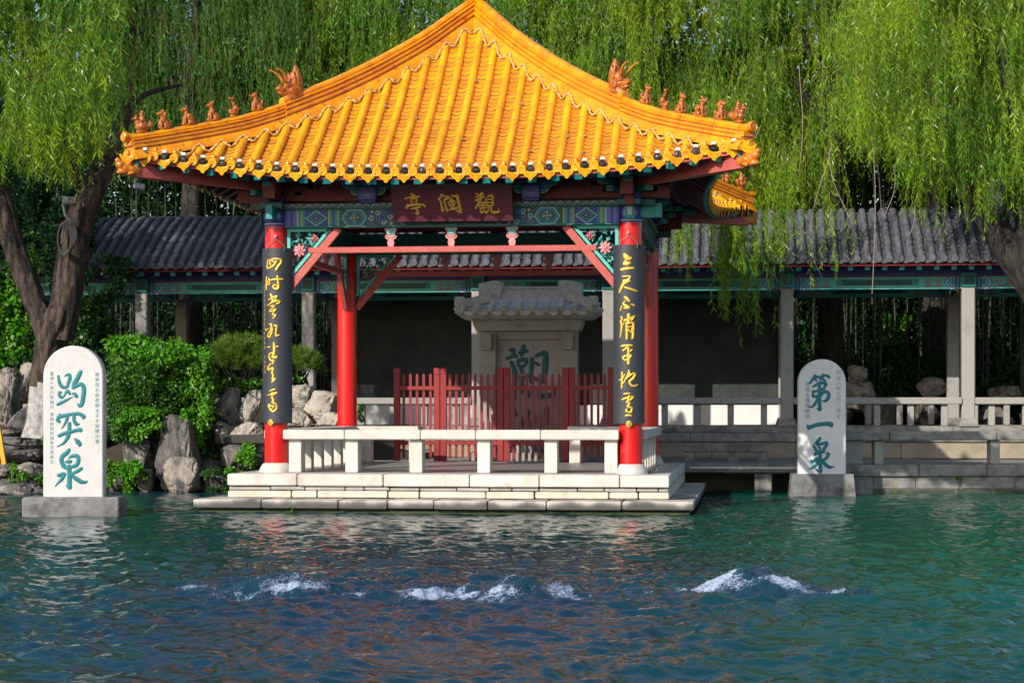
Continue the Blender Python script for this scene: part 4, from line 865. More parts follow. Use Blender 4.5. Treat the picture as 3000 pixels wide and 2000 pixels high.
stele('inscribed_stele', (RS[0], 2.1), .06, .63, .275, 1.83, .20, (.94, .42, .30, .86), 'smaller white stele at the right with a single horizontal stroke as its middle character', [CH_DI, CH_YI, CH_QUAN2], s2, 255, 0, 1.193+(1191.5-1080)/(FPX/27.0),
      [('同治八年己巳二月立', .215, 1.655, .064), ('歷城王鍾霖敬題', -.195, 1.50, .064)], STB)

# ------------------------------------------------------------------ roofed stone tablet behind the pavilion
MY = 4.3
mon = thing('stone_tablet_shrine', (.2, MY, .4), 'grey stone tablet with its own small tiled stone roof behind the red picket gate', 'monument')
mb = MB(); mb.box((.2, MY+.02, .46), (1.75, .6, .12), 0, bev=.01); mb.build('base', GRAN, mon)
for x in (-.40, .80):
    mb = MB(); mb.box((x, MY, 1.4), (.245, .30, 1.86), 0, bev=.01); p_ = mb.build('pillar', GRAN, mon)
    mb = MB(); mb.box((x, MY-.20, 2.17), (.15, .12, .21), 0, bev=.015); mb.box((x, MY-.20, 2.05), (.125, .10, .05), 0, bev=.01); mb.build('bracket', GRAN, p_)
mb = MB(); mb.box((.2, MY+.05, 1.38), (.98, .12, 1.84), 0); mb.box((.2, MY+.01, 2.25), (.96, .2, .12), 1); mb.build('tablet', [mat('pale_tablet', (.40, .37, .36), (.30, .28, .28), 4, .8, .3, 30, c3=(.16, .15, .15), s3=2.2, r3=(.6, .66)), GRAN], mon)
mb = MB(); brush(mb, CH_MON, 455, 800, .2296/(FPX/29.3), (.215, MY-.012, at(1215, 912, MY)[2]), (1, 0, 0), (0, 0, 1), .002, .006); mb.build('carved_characters', CHARD, mon, smooth=True)
mb = MB()
prof = [(-.33, 0), (-.40, .05), (-.42, .12), (-.40, .16), (.40, .16), (.42, .12), (.40, .05), (.33, 0)]
mb.prism([(-.76, 2.31), (.76, 2.31), (.78, 2.36), (.81, 2.42), (.81, 2.48), (-.81, 2.48), (-.81, 2.42), (-.78, 2.36)], (.2, MY+.24, 0), (1, 0, 0), (0, 0, 1), .48, 0); mb.build('lintel', GRAN, mon)
mb = MB()
mb.add([(-.72, MY-.38, 2.475), (1.12, MY-.38, 2.475), (1.12, MY+.38, 2.475), (-.72, MY+.38, 2.475), (-.84, MY-.50, 2.565), (1.24, MY-.50, 2.565), (1.24, MY+.5, 2.565), (-.84, MY+.5, 2.565), (-.60, MY-.1, 2.80), (1.0, MY-.1, 2.80), (1.0, MY+.1, 2.80), (-.60, MY+.1, 2.80)],
       [(0, 3, 2, 1), (0, 1, 5, 4), (1, 2, 6, 5), (2, 3, 7, 6), (3, 0, 4, 7), (4, 5, 9, 8), (5, 6, 10, 9), (6, 7, 11, 10), (7, 4, 8, 11), (8, 9, 10, 11)], 0)
for i in range(10):
    x = .2+(i-4.5)*.205; mb.tube([(x*.98+.004, MY-.16, 2.755), (x, MY-.34, 2.665), (x, MY-.535, 2.60)], [.042, .047, .05], 12, 0); mb.tube([(x, MY-.535, 2.60), (x, MY-.543, 2.60)], [.034, .034], 10, 1); mb.tube([(x, MY-.543, 2.60), (x, MY-.549, 2.60)], [.028, .026], 10, 0)
    if i < 9:
        xm = x+.1025; mb.prism([(-.085, .0), (-.06, -.055), (-.02, -.07), (.02, -.07), (.06, -.055), (.085, 0), (.0, -.012)], (xm, MY-.50, 2.588), (1, 0, 0), (0, 0, 1), .025, 0)
for i in range(5):
    y = MY-.3+i*.17
    for s_ in (-1, 1): mb.tube([(.2+s_*.84, y, 2.72), (.2+s_*1.06, y, 2.60)], .045, 10, 0)
mb.build('tiled_roof', [PALEG, STB], mon, smooth='auto')
mb = MB(); mb.box((.23, MY, 2.86), (.95, .22, .16), 0, bev=.01); mb.box((.23, MY, 2.945), (.97, .25, .03), 0)
for s_ in (-1, 1):
    mb.prism([(-.17, .0), (.13, .0), (.16, .12), (.18, .19), (.17, .28), (.10, .30), (-.10, .27), (-.17, .26)] if s_ < 0 else [(.17, .0), (.17, .26), (.10, .27), (-.10, .30), (-.17, .28), (-.18, .19), (-.16, .12), (-.13, .0)], (.23+s_*.59, MY+.15, 2.75), (1, 0, 0), (0, 0, 1), .30, 0)
    mb.beam((.23+s_*.58, MY-.2, 2.80), (.2+s_*1.0, MY-.36, 2.68), .12, .13, 0); mb.box((.2+s_*.98, MY-.37, 2.73), (.14, .13, .14), 0, bev=.01); mb.beam((.23+s_*.58, MY+.2, 2.80), (.2+s_*1.0, MY+.36, 2.68), .12, .13, 0)
mb.build('roof_ridge', PALEG, mon)

# ------------------------------------------------------------------ red picket gate, four panels
GY = 3.0
def panel(xa, xb, n, label):
    t_ = thing('picket_panel', ((xa+xb)/2, GY, .426), label, 'gate', 'red picket gate panels')
    pa, pb = at(xa, 900, GY)[0], at(xb, 900, GY)[0]
    for x in (pa, pb):
        mb = MB(); mb.box((x, GY, 1.045), (.086, .08, 1.23), 0, bev=.006); mb.box((x, GY, 1.70), (.09, .084, .09), 0, bev=.006); mb.build('post', FENCE, t_)
    for z in (1.46, .68):
        mb = MB(); mb.box(((pa+pb)/2, GY-.02, z), (pb-pa-.07, .03, .052), 0); mb.build('rail', FENCE, t_)
    for i in range(n):
        x = pa+(pb-pa)*(i+1)/(n+1); mb = MB(); w = .0185
        mb.prism([(-w, .47), (w, .47), (w, 1.645), (0, 1.67), (-w, 1.645)], (x, GY+.012, 0), (1, 0, 0), (0, 0, 1), .016); mb.build('picket', FENCE, t_)
panel(912, 1004, 5, 'narrow red picket panel at the left end of the gate')
panel(1019, 1150, 8, 'wide red picket gate leaf, the left one of the pair')
panel(1165, 1299, 8, 'wide red picket gate leaf in front of the large teal characters')
panel(1314, 1404, 5, 'narrow red picket panel beside the right lettered column')
for i, o in enumerate([q for q in COL.objects if q.name.startswith('picket_panel')]): pass

# flood light below the left eave corner
fl = at(320, 428, -3.2)
t_ = thing('floodlight', tuple(fl), 'small grey floodlight hanging below the left eave corner', 'floodlight')
mb = MB(); mb.box(fl, (.13, .10, .075), 0, rz=.3, ry=.15, bev=.012); mb.build('housing', GREYM, t_)
mb = MB(); mb.tube([fl+np.array([-.05, 0, .03]), fl+np.array([-.05, 0, .09]), fl+np.array([.05, 0, .09]), fl+np.array([.12, 0.02, .11]), fl+np.array([.2, .05, .2])], .012, 6); mb.build('bracket', GREYM, t_)
# ------------------------------------------------------------------ ground, water
def structure(o): return tag(o, kind='structure')
mb = MB(); mb.add([(-2500, -900, -.9), (2500, -900, -.9), (2500, 4000, -.9), (-2500, 4000, -.9)], [(0, 1, 2, 3)]); o = structure(mb.build('pond_bed', SOIL)); o['label'] = 'dark bed of the pond'; o['category'] = 'pond bed'
mb = MB(); mb.add([(-2500, 9.2, .38), (2500, 9.2, .38), (2500, 4000, .38), (-2500, 4000, .38)], [(0, 1, 2, 3)]); o = structure(mb.build('ground', SOIL)); o['label'] = 'dark soil behind the corridor'; o['category'] = 'ground'
mb = MB(); mb.box((6.2, 6.05, -.05), (19.2, 6.1, .89), 0); o = MB()
mb = MB()
# terrace: slab over the water behind the pavilion, solid to the right
mb.box((1.2, 6.25, .33), (9.6, 6.1, .14), 0)
mb.add([(4.75, 2.86, -.6), (14, 4.6, -.6), (14, 9.3, -.6), (4.75, 9.3, -.6), (4.75, 2.86, .39), (14, 4.6, .39), (14, 9.3, .39), (4.75, 9.3, .39)], [(4, 5, 6, 7), (0, 1, 5, 4), (3, 0, 4, 7)], 0)
mb.box((1.2, 6.9, -.2), (9.6, 4.6, .9), 0)
o = structure(mb.build('terrace', PAVE)); o['label'] = 'paved terrace between the pond and the corridor'; o['category'] = 'terrace'

# water: waves as real geometry
def waves(x, y):
    r2 = np.random.default_rng(3); h = np.zeros_like(x)
    wx = x+.10*np.sin(1.7*y+.6*x)+.05*np.sin(4.1*x-1.3*y); wy = y+.10*np.sin(1.3*x-.7*y)+.04*np.sin(3.3*y+2*x)
    for lam, slope, n in ((1.6, .014, 8), (.7, .030, 12), (.34, .066, 20), (.18, .085, 24), (.10, .07, 22), (.06, .04, 18)):
        for _ in range(n):
            l = lam*r2.uniform(.75, 1.35); k = 2*PI/l; an = r2.normal(-PI/2+.25, .75); a = slope*math.sqrt(2/n)/k
            h += a*np.sin(k*(math.cos(an)*wx+math.sin(an)*wy)+r2.uniform(0, 6.28))
    return h
SPR = [(.48, -12.35, .10, .24), (2.02, -12.45, .115, .30), (3.50, -11.95, .125, .29), (1.40, -12.55, .03, .3)]
def spring_h(x, y):
    h = np.zeros_like(x)
    for (sx, sy, A, sg) in SPR:
        r = np.hypot(x-sx, (y-sy)*1.0); h += A*.8*np.exp(-(r/sg)**2.8)+.010*np.sin(r*26)*np.exp(-r/.7)
    return h
def fbm(x, y, seed=0, f0=6., oc=4):
    r2 = np.random.default_rng(seed); h = np.zeros_like(x); a = 1.
    for o_ in range(oc):
        for _ in range(6):
            an = r2.uniform(0, 6.28); k = f0*2**o_*r2.uniform(.7, 1.4); h += a/6*np.sin(k*(math.cos(an)*x+math.sin(an)*y)+r2.uniform(0, 6.28)+1.5*np.sin(k*.4*(x-y)))
        a *= .55
    return h
ny, nx = 900, 760
tt = np.linspace(0, 1, ny); Yr = -18.2+(3.3+18.2)*(tt**1.0*.55+tt**2*.45)
sv = np.concatenate([[-9, -4, -2], np.linspace(-1, 1, nx), [2, 4, 9]])
dep = Yr-CAM[1]; xc = CAM[0]-dep*math.tan(PSI); hw = dep*.268*1.22+.25
X = xc[:, None]+hw[:, None]*sv[None, :]; Y = np.repeat(Yr[:, None], X.shape[1], 1)
edge = np.clip((1.06-np.abs(sv))/.06, 0, 1)[None, :]
def water_z(X, Y):
    near = np.exp(-((X-2.0)/2.6)**2-((Y+12.4)/1.2)**2)
    return waves(X, Y)*(1+.5*near)*(1+.75*np.clip((-5-Y)/6, 0, 1))+spring_h(X, Y)+near*.012*fbm(X, Y, 4, 14)
Z = water_z(X, Y)*edge
Z *= np.clip((Yr-(-18.2))/.3, 0, 1)[:, None]*.999+.001
me = bpy.data.meshes.new('water'); nv = X.size; me.vertices.add(nv)
me.vertices.foreach_set('co', np.stack([X, Y, Z], -1).ravel())
w_ = X.shape[1]; i0 = (np.arange(ny-1)[:, None]*w_+np.arange(w_-1)[None, :]).ravel()
q = np.stack([i0, i0+1, i0+w_+1, i0+w_], 1).astype(np.int32)
me.loops.add(q.size); me.polygons.add(len(q)); me.loops.foreach_set('vertex_index', q.ravel()); me.polygons.foreach_set('loop_start', np.arange(0, q.size, 4, dtype=np.int32)); me.polygons.foreach_set('use_smooth', np.ones(len(q), bool)); me.update(calc_edges=True)
WAT = bpy.data.materials.new('pond_water'); WAT.use_nodes = True; t = WAT.node_tree; N = t.nodes; b = N['Principled BSDF']
b.inputs['Roughness'].default_value = .045; b.inputs['IOR'].default_value = 1.42; b.inputs['Specular IOR Level'].default_value = .58
g = N.new('ShaderNodeNewGeometry')
# water colour: deep navy over the spring mouths, teal elsewhere, green over the weed beds at the right
nz = .5+.5*np.clip(fbm(X, Y, 200, .55, 3), -1, 1); navy = np.clip(np.exp(-((X-1.4)/2.6)**2-((Y+13.5)/4.2)**2)*1.15-.25*nz, 0, 1)[..., None]; green = np.clip((X-1.8+.10*(Y+10))/4.5+.45*(nz-.5), 0, 1)[..., None]
cw = np.array([.003, .036, .042])*(.75+.5*nz[..., None]); cw = cw*(1-green)+np.array([.002, .080, .048])*green; cw = cw*(1-navy)+np.array([.007, .027, .054])*navy
ca = me.color_attributes.new('water_tint', 'FLOAT_COLOR', 'POINT'); ca.data.foreach_set('color', np.concatenate([cw, np.ones(cw.shape[:2]+(1,))], -1).astype(np.float32).ravel())
va = N.new('ShaderNodeVertexColor'); va.layer_name = 'water_tint'; t.links.new(va.outputs[0], b.inputs['Base Color'])
n2 = N.new('ShaderNodeTexNoise'); n2.inputs['Scale'].default_value = 42; n2.inputs['Detail'].default_value = 2; mp = N.new('ShaderNodeMapping'); mp.inputs['Scale'].default_value = (.7, 1.3, 1); t.links.new(g.outputs['Position'], mp.inputs[0]); t.links.new(mp.outputs[0], n2.inputs[0])
bp = N.new('ShaderNodeBump'); bp.inputs['Strength'].default_value = .38; bp.inputs['Distance'].default_value = .008; t.links.new(n2.outputs[0], bp.inputs['Height']); t.links.new(bp.outputs[0], b.inputs['Normal'])
me.materials.append(WAT); wo = bpy.data.objects.new('water', me); COL.objects.link(wo); structure(wo); wo['label'] = 'rippled dark teal water of the spring pond'; wo['category'] = 'water'

# bubbling springs: a rough dome of froth with droplets
FOAM = mat('spring_froth', (.50, .56, .70), (.20, .26, .40), 40, .25, .6, 60)
WATD = mat('spring_dome_water', (.006, .028, .048), (.012, .040, .064), 6, .045, .35, 34)
_t = WATD.node_tree; _b = _t.nodes['Principled BSDF']; _a = _t.nodes.new('ShaderNodeAttribute'); _a.attribute_name = 'froth'; _m = _t.nodes.new('ShaderNodeMix'); _m.data_type = 'RGBA'
_src = _b.inputs['Base Color'].links[0].from_socket; _g = _t.nodes.new('ShaderNodeNewGeometry'); _n = _t.nodes.new('ShaderNodeTexNoise'); _n.inputs['Scale'].default_value = 62; _n.inputs['Detail'].default_value = 4; _n.inputs['Roughness'].default_value = .7; _t.links.new(_g.outputs['Position'], _n.inputs['Vector'])
_q = _t.nodes.new('ShaderNodeMath'); _q.operation = 'MULTIPLY_ADD'; _t.links.new(_n.outputs[0], _q.inputs[0]); _q.inputs[1].default_value = -4.4; _q.inputs[2].default_value = 1.6
_p = _t.nodes.new('ShaderNodeMath'); _p.operation = 'MULTIPLY_ADD'; _t.links.new(_a.outputs['Fac'], _p.inputs[0]); _p.inputs[1].default_value = 1.7; _t.links.new(_q.outputs[0], _p.inputs[2]); _p.use_clamp = True
_t.links.new(_p.outputs[0], _m.inputs[0]); _t.links.new(_src, _m.inputs[6]); _m.inputs[7].default_value = (.33, .40, .53, 1); _t.links.new(_m.outputs[2], _b.inputs['Base Color'])
_r = _t.nodes.new('ShaderNodeMapRange'); _t.links.new(_p.outputs[0], _r.inputs[0]); _r.inputs[3].default_value = .06; _r.inputs[4].default_value = .55; _t.links.new(_r.outputs[0], _b.inputs['Roughness'])
def add_raw(name, verts, faces, m, parent=None, smooth=False):
    me = bpy.data.meshes.new(name); me.vertices.add(len(verts)); me.vertices.foreach_set('co', np.asarray(verts, float).ravel())
    k = faces.shape[1]; me.loops.add(faces.size); me.polygons.add(len(faces)); me.loops.foreach_set('vertex_index', faces.astype(np.int32).ravel()); me.polygons.foreach_set('loop_start', np.arange(0, faces.size, k, dtype=np.int32))
    if smooth: me.polygons.foreach_set('use_smooth', np.ones(len(faces), bool))
    me.update(calc_edges=True); me.materials.append(m); o = bpy.data.objects.new(name, me); COL.objects.link(o)
    if parent: o.parent = parent; o.location = -ORG.get(parent.name, np.zeros(3))*0
    return o
_oct = np.array([(1, 0, 0), (-1, 0, 0), (0, 1, 0), (0, -1, 0), (0, 0, 1), (0, 0, -1)], float); _octf = np.array([(0, 2, 4), (2, 1, 4), (1, 3, 4), (3, 0, 4), (2, 0, 5), (1, 2, 5), (3, 1, 5), (0, 3, 5)])
def droplets(P_, r): 
    n = len(P_); sq = rng.uniform(.6, 1.6, (n, 1, 3))*np.array([1.3, 1.1, .7]); A = rng.normal(size=(n, 3, 3)); Qm, _ = np.linalg.qr(A)
    V = (np.einsum('nij,kj->nki', Qm, _oct)*sq*r[:, None, None]+P_[:, None, :]).reshape(-1, 3); F = (_octf[None]+6*np.arange(n)[:, None, None]).reshape(-1, 3); return V, F
def spring(i, label, ridges):
    sx, sy, A, sg = SPR[i]; t_ = thing('bubbling_spring', (sx, sy, 0), label, 'spring', 'bubbling springs in the pond')
    nx_, ny__ = 340, 260; gx_ = np.linspace(-1.25, 1.0, nx_); gy_ = np.linspace(-.9, .9, ny__); DX, DY = np.meshgrid(gx_, gy_); XX, YY = DX+sx, DY+sy
    wob = 1+.22*fbm(XX, YY, 70+i, 5, 2); r = np.hypot(DX, DY*1.05)/(sg*wob); env = np.exp(-r**2.6)
    den = np.zeros_like(XX)
    for (cx, cy, L, wd, wt) in ridges:
        cy, wd = cy*1.7, wd*2.1
        den += wt*np.exp(-((DX-cx)/L)**2-((DY-cy-.05*np.sin((DX-cx)/L*2.5+cx*9))/wd)**2)
    den += .42*np.exp(-((r-.85)/.30)**2)*np.clip(.6+fbm(XX, YY, 90+i, 7, 2), 0, 1.4)
    rough = fbm(XX, YY, 20+i, 24, 4)
    foam = np.clip(den*1.0-.64+.80*fbm(XX, YY, 40+i, 17, 5)+.22*fbm(XX, YY, 140+i, 90, 3), 0, 1)**1.15*.9
    act = np.clip(env+den, 0, 1)
    ZZ = water_z(XX, YY)+A*env*(.22+.16*fbm(XX, YY, 60+i, 9, 3))+act*.012*rough+foam*(.008+.012*fbm(XX, YY, 80+i, 50, 3))+.005
    ed = np.clip((np.abs(DX-(-.125))/1.12-.8)/.2, 0, 1)+np.clip((np.abs(DY)/.9-.75)/.25, 0, 1); ZZ -= .06*ed+.035*np.clip(.40-act, 0, .40)/.40
    idx = (np.arange(ny__-1)[:, None]*nx_+np.arange(nx_-1)[None]).ravel(); q = np.stack([idx, idx+1, idx+nx_+1, idx+nx_], 1)
    o = add_raw('water_dome', np.stack([DX, DY, ZZ], -1).reshape(-1, 3), q, WATD, t_, True)
    at_ = o.data.attributes.new('froth', 'FLOAT', 'POINT'); at_.data.foreach_set('value', foam.ravel().astype(np.float32))
    # a few thrown drops over the froth
    k = rng.choice(foam.size, 420, p=(foam.ravel()+1e-9)/(foam.ravel()+1e-9).sum()); up = rng.exponential(.007, 420)*(1+2*env.ravel()[k])
    V, F = droplets(np.stack([DX.ravel()[k], DY.ravel()[k], ZZ.ravel()[k]+up], 1), rng.uniform(.0010, .0028, 420)); add_raw('spray', V, F, FOAM, t_)
spring(0, 'leftmost bubbling spring, a pointed crown of froth in the dark water', [(-.62, -.05, .16, .05, .75), (.30, -.05, .22, .05, .6), (-.2, -.15, .26, .05, .6), (-.85, .06, .12, .05, .5), (.0, .02, .14, .12, .45), (-.1, -.05, .95, .20, .52)])
spring(1, 'middle bubbling spring with a dark dome and a broad white splash to its left', [(-.60, -.10, .17, .10, 1.3), (-.42, -.14, .20, .09, 1.2), (-.74, .03, .12, .07, .8), (.26, -.04, .13, .07, .9), (-.05, -.16, .3, .04, .5), (.5, .05, .2, .05, .4), (-.1, -.05, .95, .22, .55)])
spring(2, 'rightmost bubbling spring, a rounded dome higher than the others', [(-.42, -.06, .20, .07, .9), (-.74, 0, .16, .06, .65), (.28, -.17, .22, .05, .9), (.52, -.06, .13, .05, .7), (.0, .06, .16, .10, .45), (.75, .05, .15, .05, .4), (-.3, -.22, .2, .04, .5), (.0, -.05, .95, .22, .52)])

# ------------------------------------------------------------------ corridor
cor = thing('corridor', (0, 7.6, .4), 'long open corridor with a grey tiled roof and grey granite pillars behind the pavilion', 'corridor')
YFp, YBp = 6.5, 8.8; CZ = .79
PX = [-11.9, -9.1, -6.35, -3.6, -.85, 1.23, 4.01, 6.78, 9.55, 12.3]
XA, XB = -12.3, 12.6
mb = MB(); rr = random.Random(9)
block_course(mb, XA, XB, 6.12, .40, .655, .5, rr, .9, 1.6, gap=.004); block_course(mb, XA, XB, 6.08, .655, CZ, .6, rr, 1.2, 2.0, gap=.004, m=1)
mb.box((0.15, 7.6, .6), (XB-XA, 2.5, .37), 1); block_course(mb, XA, XB, 6.39, CZ, .895, .26, rr, 1.2, 1.9, gap=.004, m=1); block_course(mb, XA, XB, 8.68, CZ, .895, .26, rr, 1.2, 1.9, gap=.004, m=1)
mb.box((.15, 7.6, CZ), (XB-XA, 2.1, .012), 1)
BEIGE = mat('beige_plinth_stone', (.36, .29, .21), (.26, .22, .17), 5, .8, .4, 40)
mb.build('plinth', [BEIGE, GRAN2], cor)
WALLX = (-3.6, 4.01)
for Yp in (YFp, YBp):
    for x in PX:
        mb = MB(); mb.box((x, Yp, 1.97), (.20, .20, 2.16), 0, bev=.02); p_ = mb.build('pillar', GRAN, cor)
        mb = MB(); mb.box((x, Yp, .955), (.30, .28, .12), 0, taper=.78, bev=0); mb.build('pillar_base', GRAN2, p_)
        if Yp == YFp: mb = MB(); mb.box((x, Yp-.01, 3.155), (.23, .25, .23), 0, bev=.015); mb.box((x, Yp-.14, 3.155), (.15, .008, .14), 1); mb.build('painted_capital', [TEAL, TEALD], p_)
u = np.array([1., 0, 0]); v = np.array([0, 0, 1.])
for Yp in (YFp, YBp):
    for a, b_ in zip(PX[:-1], PX[1:]):
        L = b_-a-.2; c = (a+b_)/2; mb = MB(); mb.box((c, Yp, 3.11), (L, .13, .19), 0); yf = Yp-.065; bm_ = mb.build('painted_beam', TEAL, cor)
        mb = MB()
        def quad(x0, x1, z0, z1, l, m): mb.add([(x0, yf-l, z0), (x1, yf-l, z0), (x1, yf-l, z1), (x0, yf-l, z1)], [(0, 1, 2, 3)], m)
        z0, z1 = 3.018, 3.202
        quad(c-L/2, c+L/2, z0, z0+.055, .003, 1); quad(c-L/2, c+L/2, z1-.035, z1, .003, 1); quad(c-L/2, c+L/2, z0+.045, z0+.050, .004, 4)
        quad(c-L/2+.75, c+L/2-.75, z0+.055, z1-.045, .003, 5)
        for s_ in (-1, 1):
            e = c+s_*L/2; q = lambda d: e-s_*d
            quad(min(q(.16), q(.66)), max(q(.16), q(.66)), z0, z1, .005, 1)
            for d0, d1, m in ((0, .02, 3), (.02, .045, 5), (.045, .075, 2), (.075, .1, 5)): quad(min(q(d0), q(d1)), max(q(d0), q(d1)), z0, z1, .006, m)
            for off, m in ((.0, 2), (.03, 3), (.055, 2)):
                mb.ribbon([(q(.12+off)-c, z1-3.11), (q(.205+off)-c, 0), (q(.12+off)-c, z0-3.11)], [.018]*3, (c, yf, 3.11), u, v, .007+off*.05, m)
            cx = q(.43)-c
            for side in (-1, 1):
                curl(mb, cx+side*.085, .008, .05, (c, yf, 3.11), u, v, .008, 6, .014, 1, PI/2 if side > 0 else PI/2, rev=side)
                mb.ribbon([(cx, -.06), (cx+side*.05, -.045), (cx+side*.12, -.055), (cx+side*.16, -.03)], [.012, .02, .016, .006], (c, yf, 3.11), u, v, .0075, 6)
        mb.build('painted_ornament', [TEAL, TEALL, VIOL, LINEP, GOLDP, TEALD, REDF], bm_)
    mb = MB(); mb.box((.15, Yp, 3.30), (XB-XA, .14, .16), 0); mb.box((.15, Yp-.005, 3.215), (XB-XA, .17, .02), 1)
    mb.build('eave_purlin', [BLUE, REDD], cor)
# eave: red fascia and teal rafter ends
mb = MB(); mb.box((.15, 5.985, 3.375), (XB-XA, .03, .05), 0); mb.build('eave_fascia', mat('bright_red_fascia', (.36, .03, .02), (.28, .022, .016), 12, .6), cor)
for s_ in (1, -1):
    mb = MB(); x = XA+.1
    while x < XB:
        y0 = 5.99 if s_ > 0 else 9.31; y1 = 6.9 if s_ > 0 else 8.4
        mb.beam((x, y0, 3.325), (x, y1, 3.72), .075, .085, 1); mb.beam((x, y0-.004*s_, 3.323), (x, y0+.012*s_, 3.330), .078, .09, 0); x += .26
    mb.build('rafters', [TEALL, REDD], cor)
# roof: cover tiles over a rolled ridge
def croof(y):
    # y in [5.9, 9.4]
    t_ = abs(y-7.65)/1.75; return 4.40-.94*(t_**1.25) if t_ > .12 else 4.40-.94*(.12**1.25)+(.12-t_)*.25*.6
mb = MB(); n = 24; V = []; F = []
ys = np.linspace(5.9, 9.4, n+1)
for x in (XA, XB):
    for y in ys: V.append((x, y, croof(y)-.075))
mb.add(V, [(i, i+1, n+1+i+1, n+1+i) for i in range(n)], 2)
mb.add([(XA, y, croof(y)-.12) for y in ys]+[(XB, y, croof(y)-.12) for y in ys], [(i, n+1+i, n+1+i+1, i+1) for i in range(n)], 3)
sp_ = .163; N_ = int((XB-XA)/sp_)
for i in range(N_):
    x = XA+(i+.5)*sp_; y = 5.88; first = True
    while y < 8.3:
        e = y+.135; V = []; jit = rr.uniform(-.004, .004); rj = rr.uniform(-.002, .003)
        for q in range(2):
            yy = y if q == 0 else e; r = .045+rj+(.004 if q == 0 else 0)
            if first: r += .003
            for a in range(7):
                an = PI*a/6; V.append((x+jit+r*math.cos(an), yy, croof(yy)+r*1.2*math.sin(an)-.018))
        mb.add(V, [(a, a+1, 8+a, 7+a) for a in range(6)]+[tuple(range(6, -1, -1))], 0); y = e; first = False
    mb.lathe((x, 0, 0), [(.001, 0)], 3)
    V = [(x+.05*math.cos(a*PI/6), 5.872, croof(5.88)+.052*math.sin(a*PI/6)) for a in range(12)]; V2 = [(p[0], 5.9, p[2]) for p in V]
    mb.add(V+V2, [tuple(range(11, -1, -1))]+[(a, (a+1) % 12, 12+(a+1) % 12, 12+a) for a in range(12)], 0)
    xm = x+sp_/2
    mb.prism([(-.075, .0), (-.06, -.035), (-.03, -.058), (0, -.066), (.03, -.058), (.06, -.035), (.075, 0), (.0, -.02)], (xm, 5.90, croof(5.9)-.018), (1, 0, 0), (0, -.2, .98), .014, 0)
    y = 5.9
    while y < 7.9:
        e = y+.062; V = []
        for yy, up in ((y, .018), (e, 0)):
            for a in range(4):
                q = a/1.5-1; V.append((xm+q*.05, yy, croof(yy)-.050+.026*q*q+up))
        V += [(xm+(a/1.5-1)*.05, y-.001, croof(y)-.066) for a in range(4)]
        mb.add(V, [(a, a+1, a+5, a+4) for a in range(3)]+[(a+8, a+9, a+1, a) for a in range(3)], 1); y = e
mb.build('tiled_roof', [GREYT, GREYP, JOINT, REDD], cor, smooth='auto')
# wall with a relief, white dado below
mb = MB(); mb.box(((WALLX[0]+WALLX[1])/2, 8.93, 2.35), (WALLX[1]-WALLX[0]-.0, .1, 2.2), 0); mb.build('relief_wall', WALLD, cor)
mb = MB(); mb.box(((WALLX[0]+WALLX[1])/2, 8.90, 1.055), (WALLX[1]-WALLX[0], .14, .34), 0); mb.box((WALLX[1]-.06, 8.86, 2.0), (.05, .12, 1.9), 0); mb.build('white_dado', WHITEW, cor)
# low railings between the pillars
def railing(Yp, bays):
    for a, b_ in bays:
        mb = MB(); mb.box(((a+b_)/2, Yp, 1.287), (b_-a-.2, .26 if Yp == YFp else .2, .105), 0, bev=.012); r_ = mb.build('railing', GRAN, cor)
        n = max(3, int((b_-a)/.47))
        for i in range(n):
            x = a+.1+(b_-a-.2)*(i+.5)/n; mb = MB(); mb.box((x, Yp, 1.065), (.10, .12, .338), 0, bev=.012); mb.build('baluster', GRAN, r_)
bays = list(zip(PX[:-1], PX[1:]))
railing(YFp, [b_ for b_ in bays if not (b_[0] < -.8 and b_[1] > 1.2)]); railing(YBp, [b_ for b_ in bays if b_[1] <= -3.5 or b_[0] >= 4.0])

# quay wall, coping and balustrade at the right
qa, qb = np.array([4.72, 2.82]), np.array([13.5, 4.5]); qd = (qb-qa)/np.linalg.norm(qb-qa); qan = math.atan2(qd[1], qd[0])
qw = thing('quay_wall', (qa[0], qa[1], 0), 'weathered stone quay wall along the right shore with mossy blocks at the waterline', 'wall')
mb = MB(); rr = random.Random(21); mb.fn = lambda v_: rotz(v_, qan)+np.array([qa[0], qa[1], 0])
L = np.linalg.norm(qb-qa)
block_course(mb, 0, L, 0, -.1, .06, .5, rr, .5, 1.1, jit=.03, m=1); block_course(mb, 0, L, .0, .062, .23, .45, rr, .4, .8, jit=.02); block_course(mb, -.02, L, -.035, .232, .40, .6, rr, .6, 1.2, jit=.01)
block_course(mb, .0, 3, -.0, -.1, .4, .4, rr, .5, .9, 'y', 1); mb.build('masonry', [GRAN2, mat('wet_mossy_stone', (.05, .055, .045), (.09, .12, .03), 6, .7, .8, 30, ramp=(.5, .7))], qw)
bl = thing('stone_balustrade', (qa[0], qa[1], .4), 'low stone balustrade along the top of the right quay', 'balustrade')
F2 = mb.fn
x = .05; 
for (a, b_) in ((-.32, .62), (.63, 2.13), (2.14, 3.64), (3.65, 5.15), (5.16, 6.66)):
    mb = MB(); mb.fn = F2; mb.box(((a+b_)/2, .10, .795), (b_-a, .30, .125), 0, bev=.014); mb.build('rail', GRAN2, bl)
for x, w in ((.12, .30), (.50, .13), (2.13, .13), (3.64, .13), (5.15, .13), (-.22, .16)):
    mb = MB(); mb.fn = F2; mb.box((x, .12, .565), (w, .18, .33), 0, bev=.01); mb.build('post', GRAN, bl)
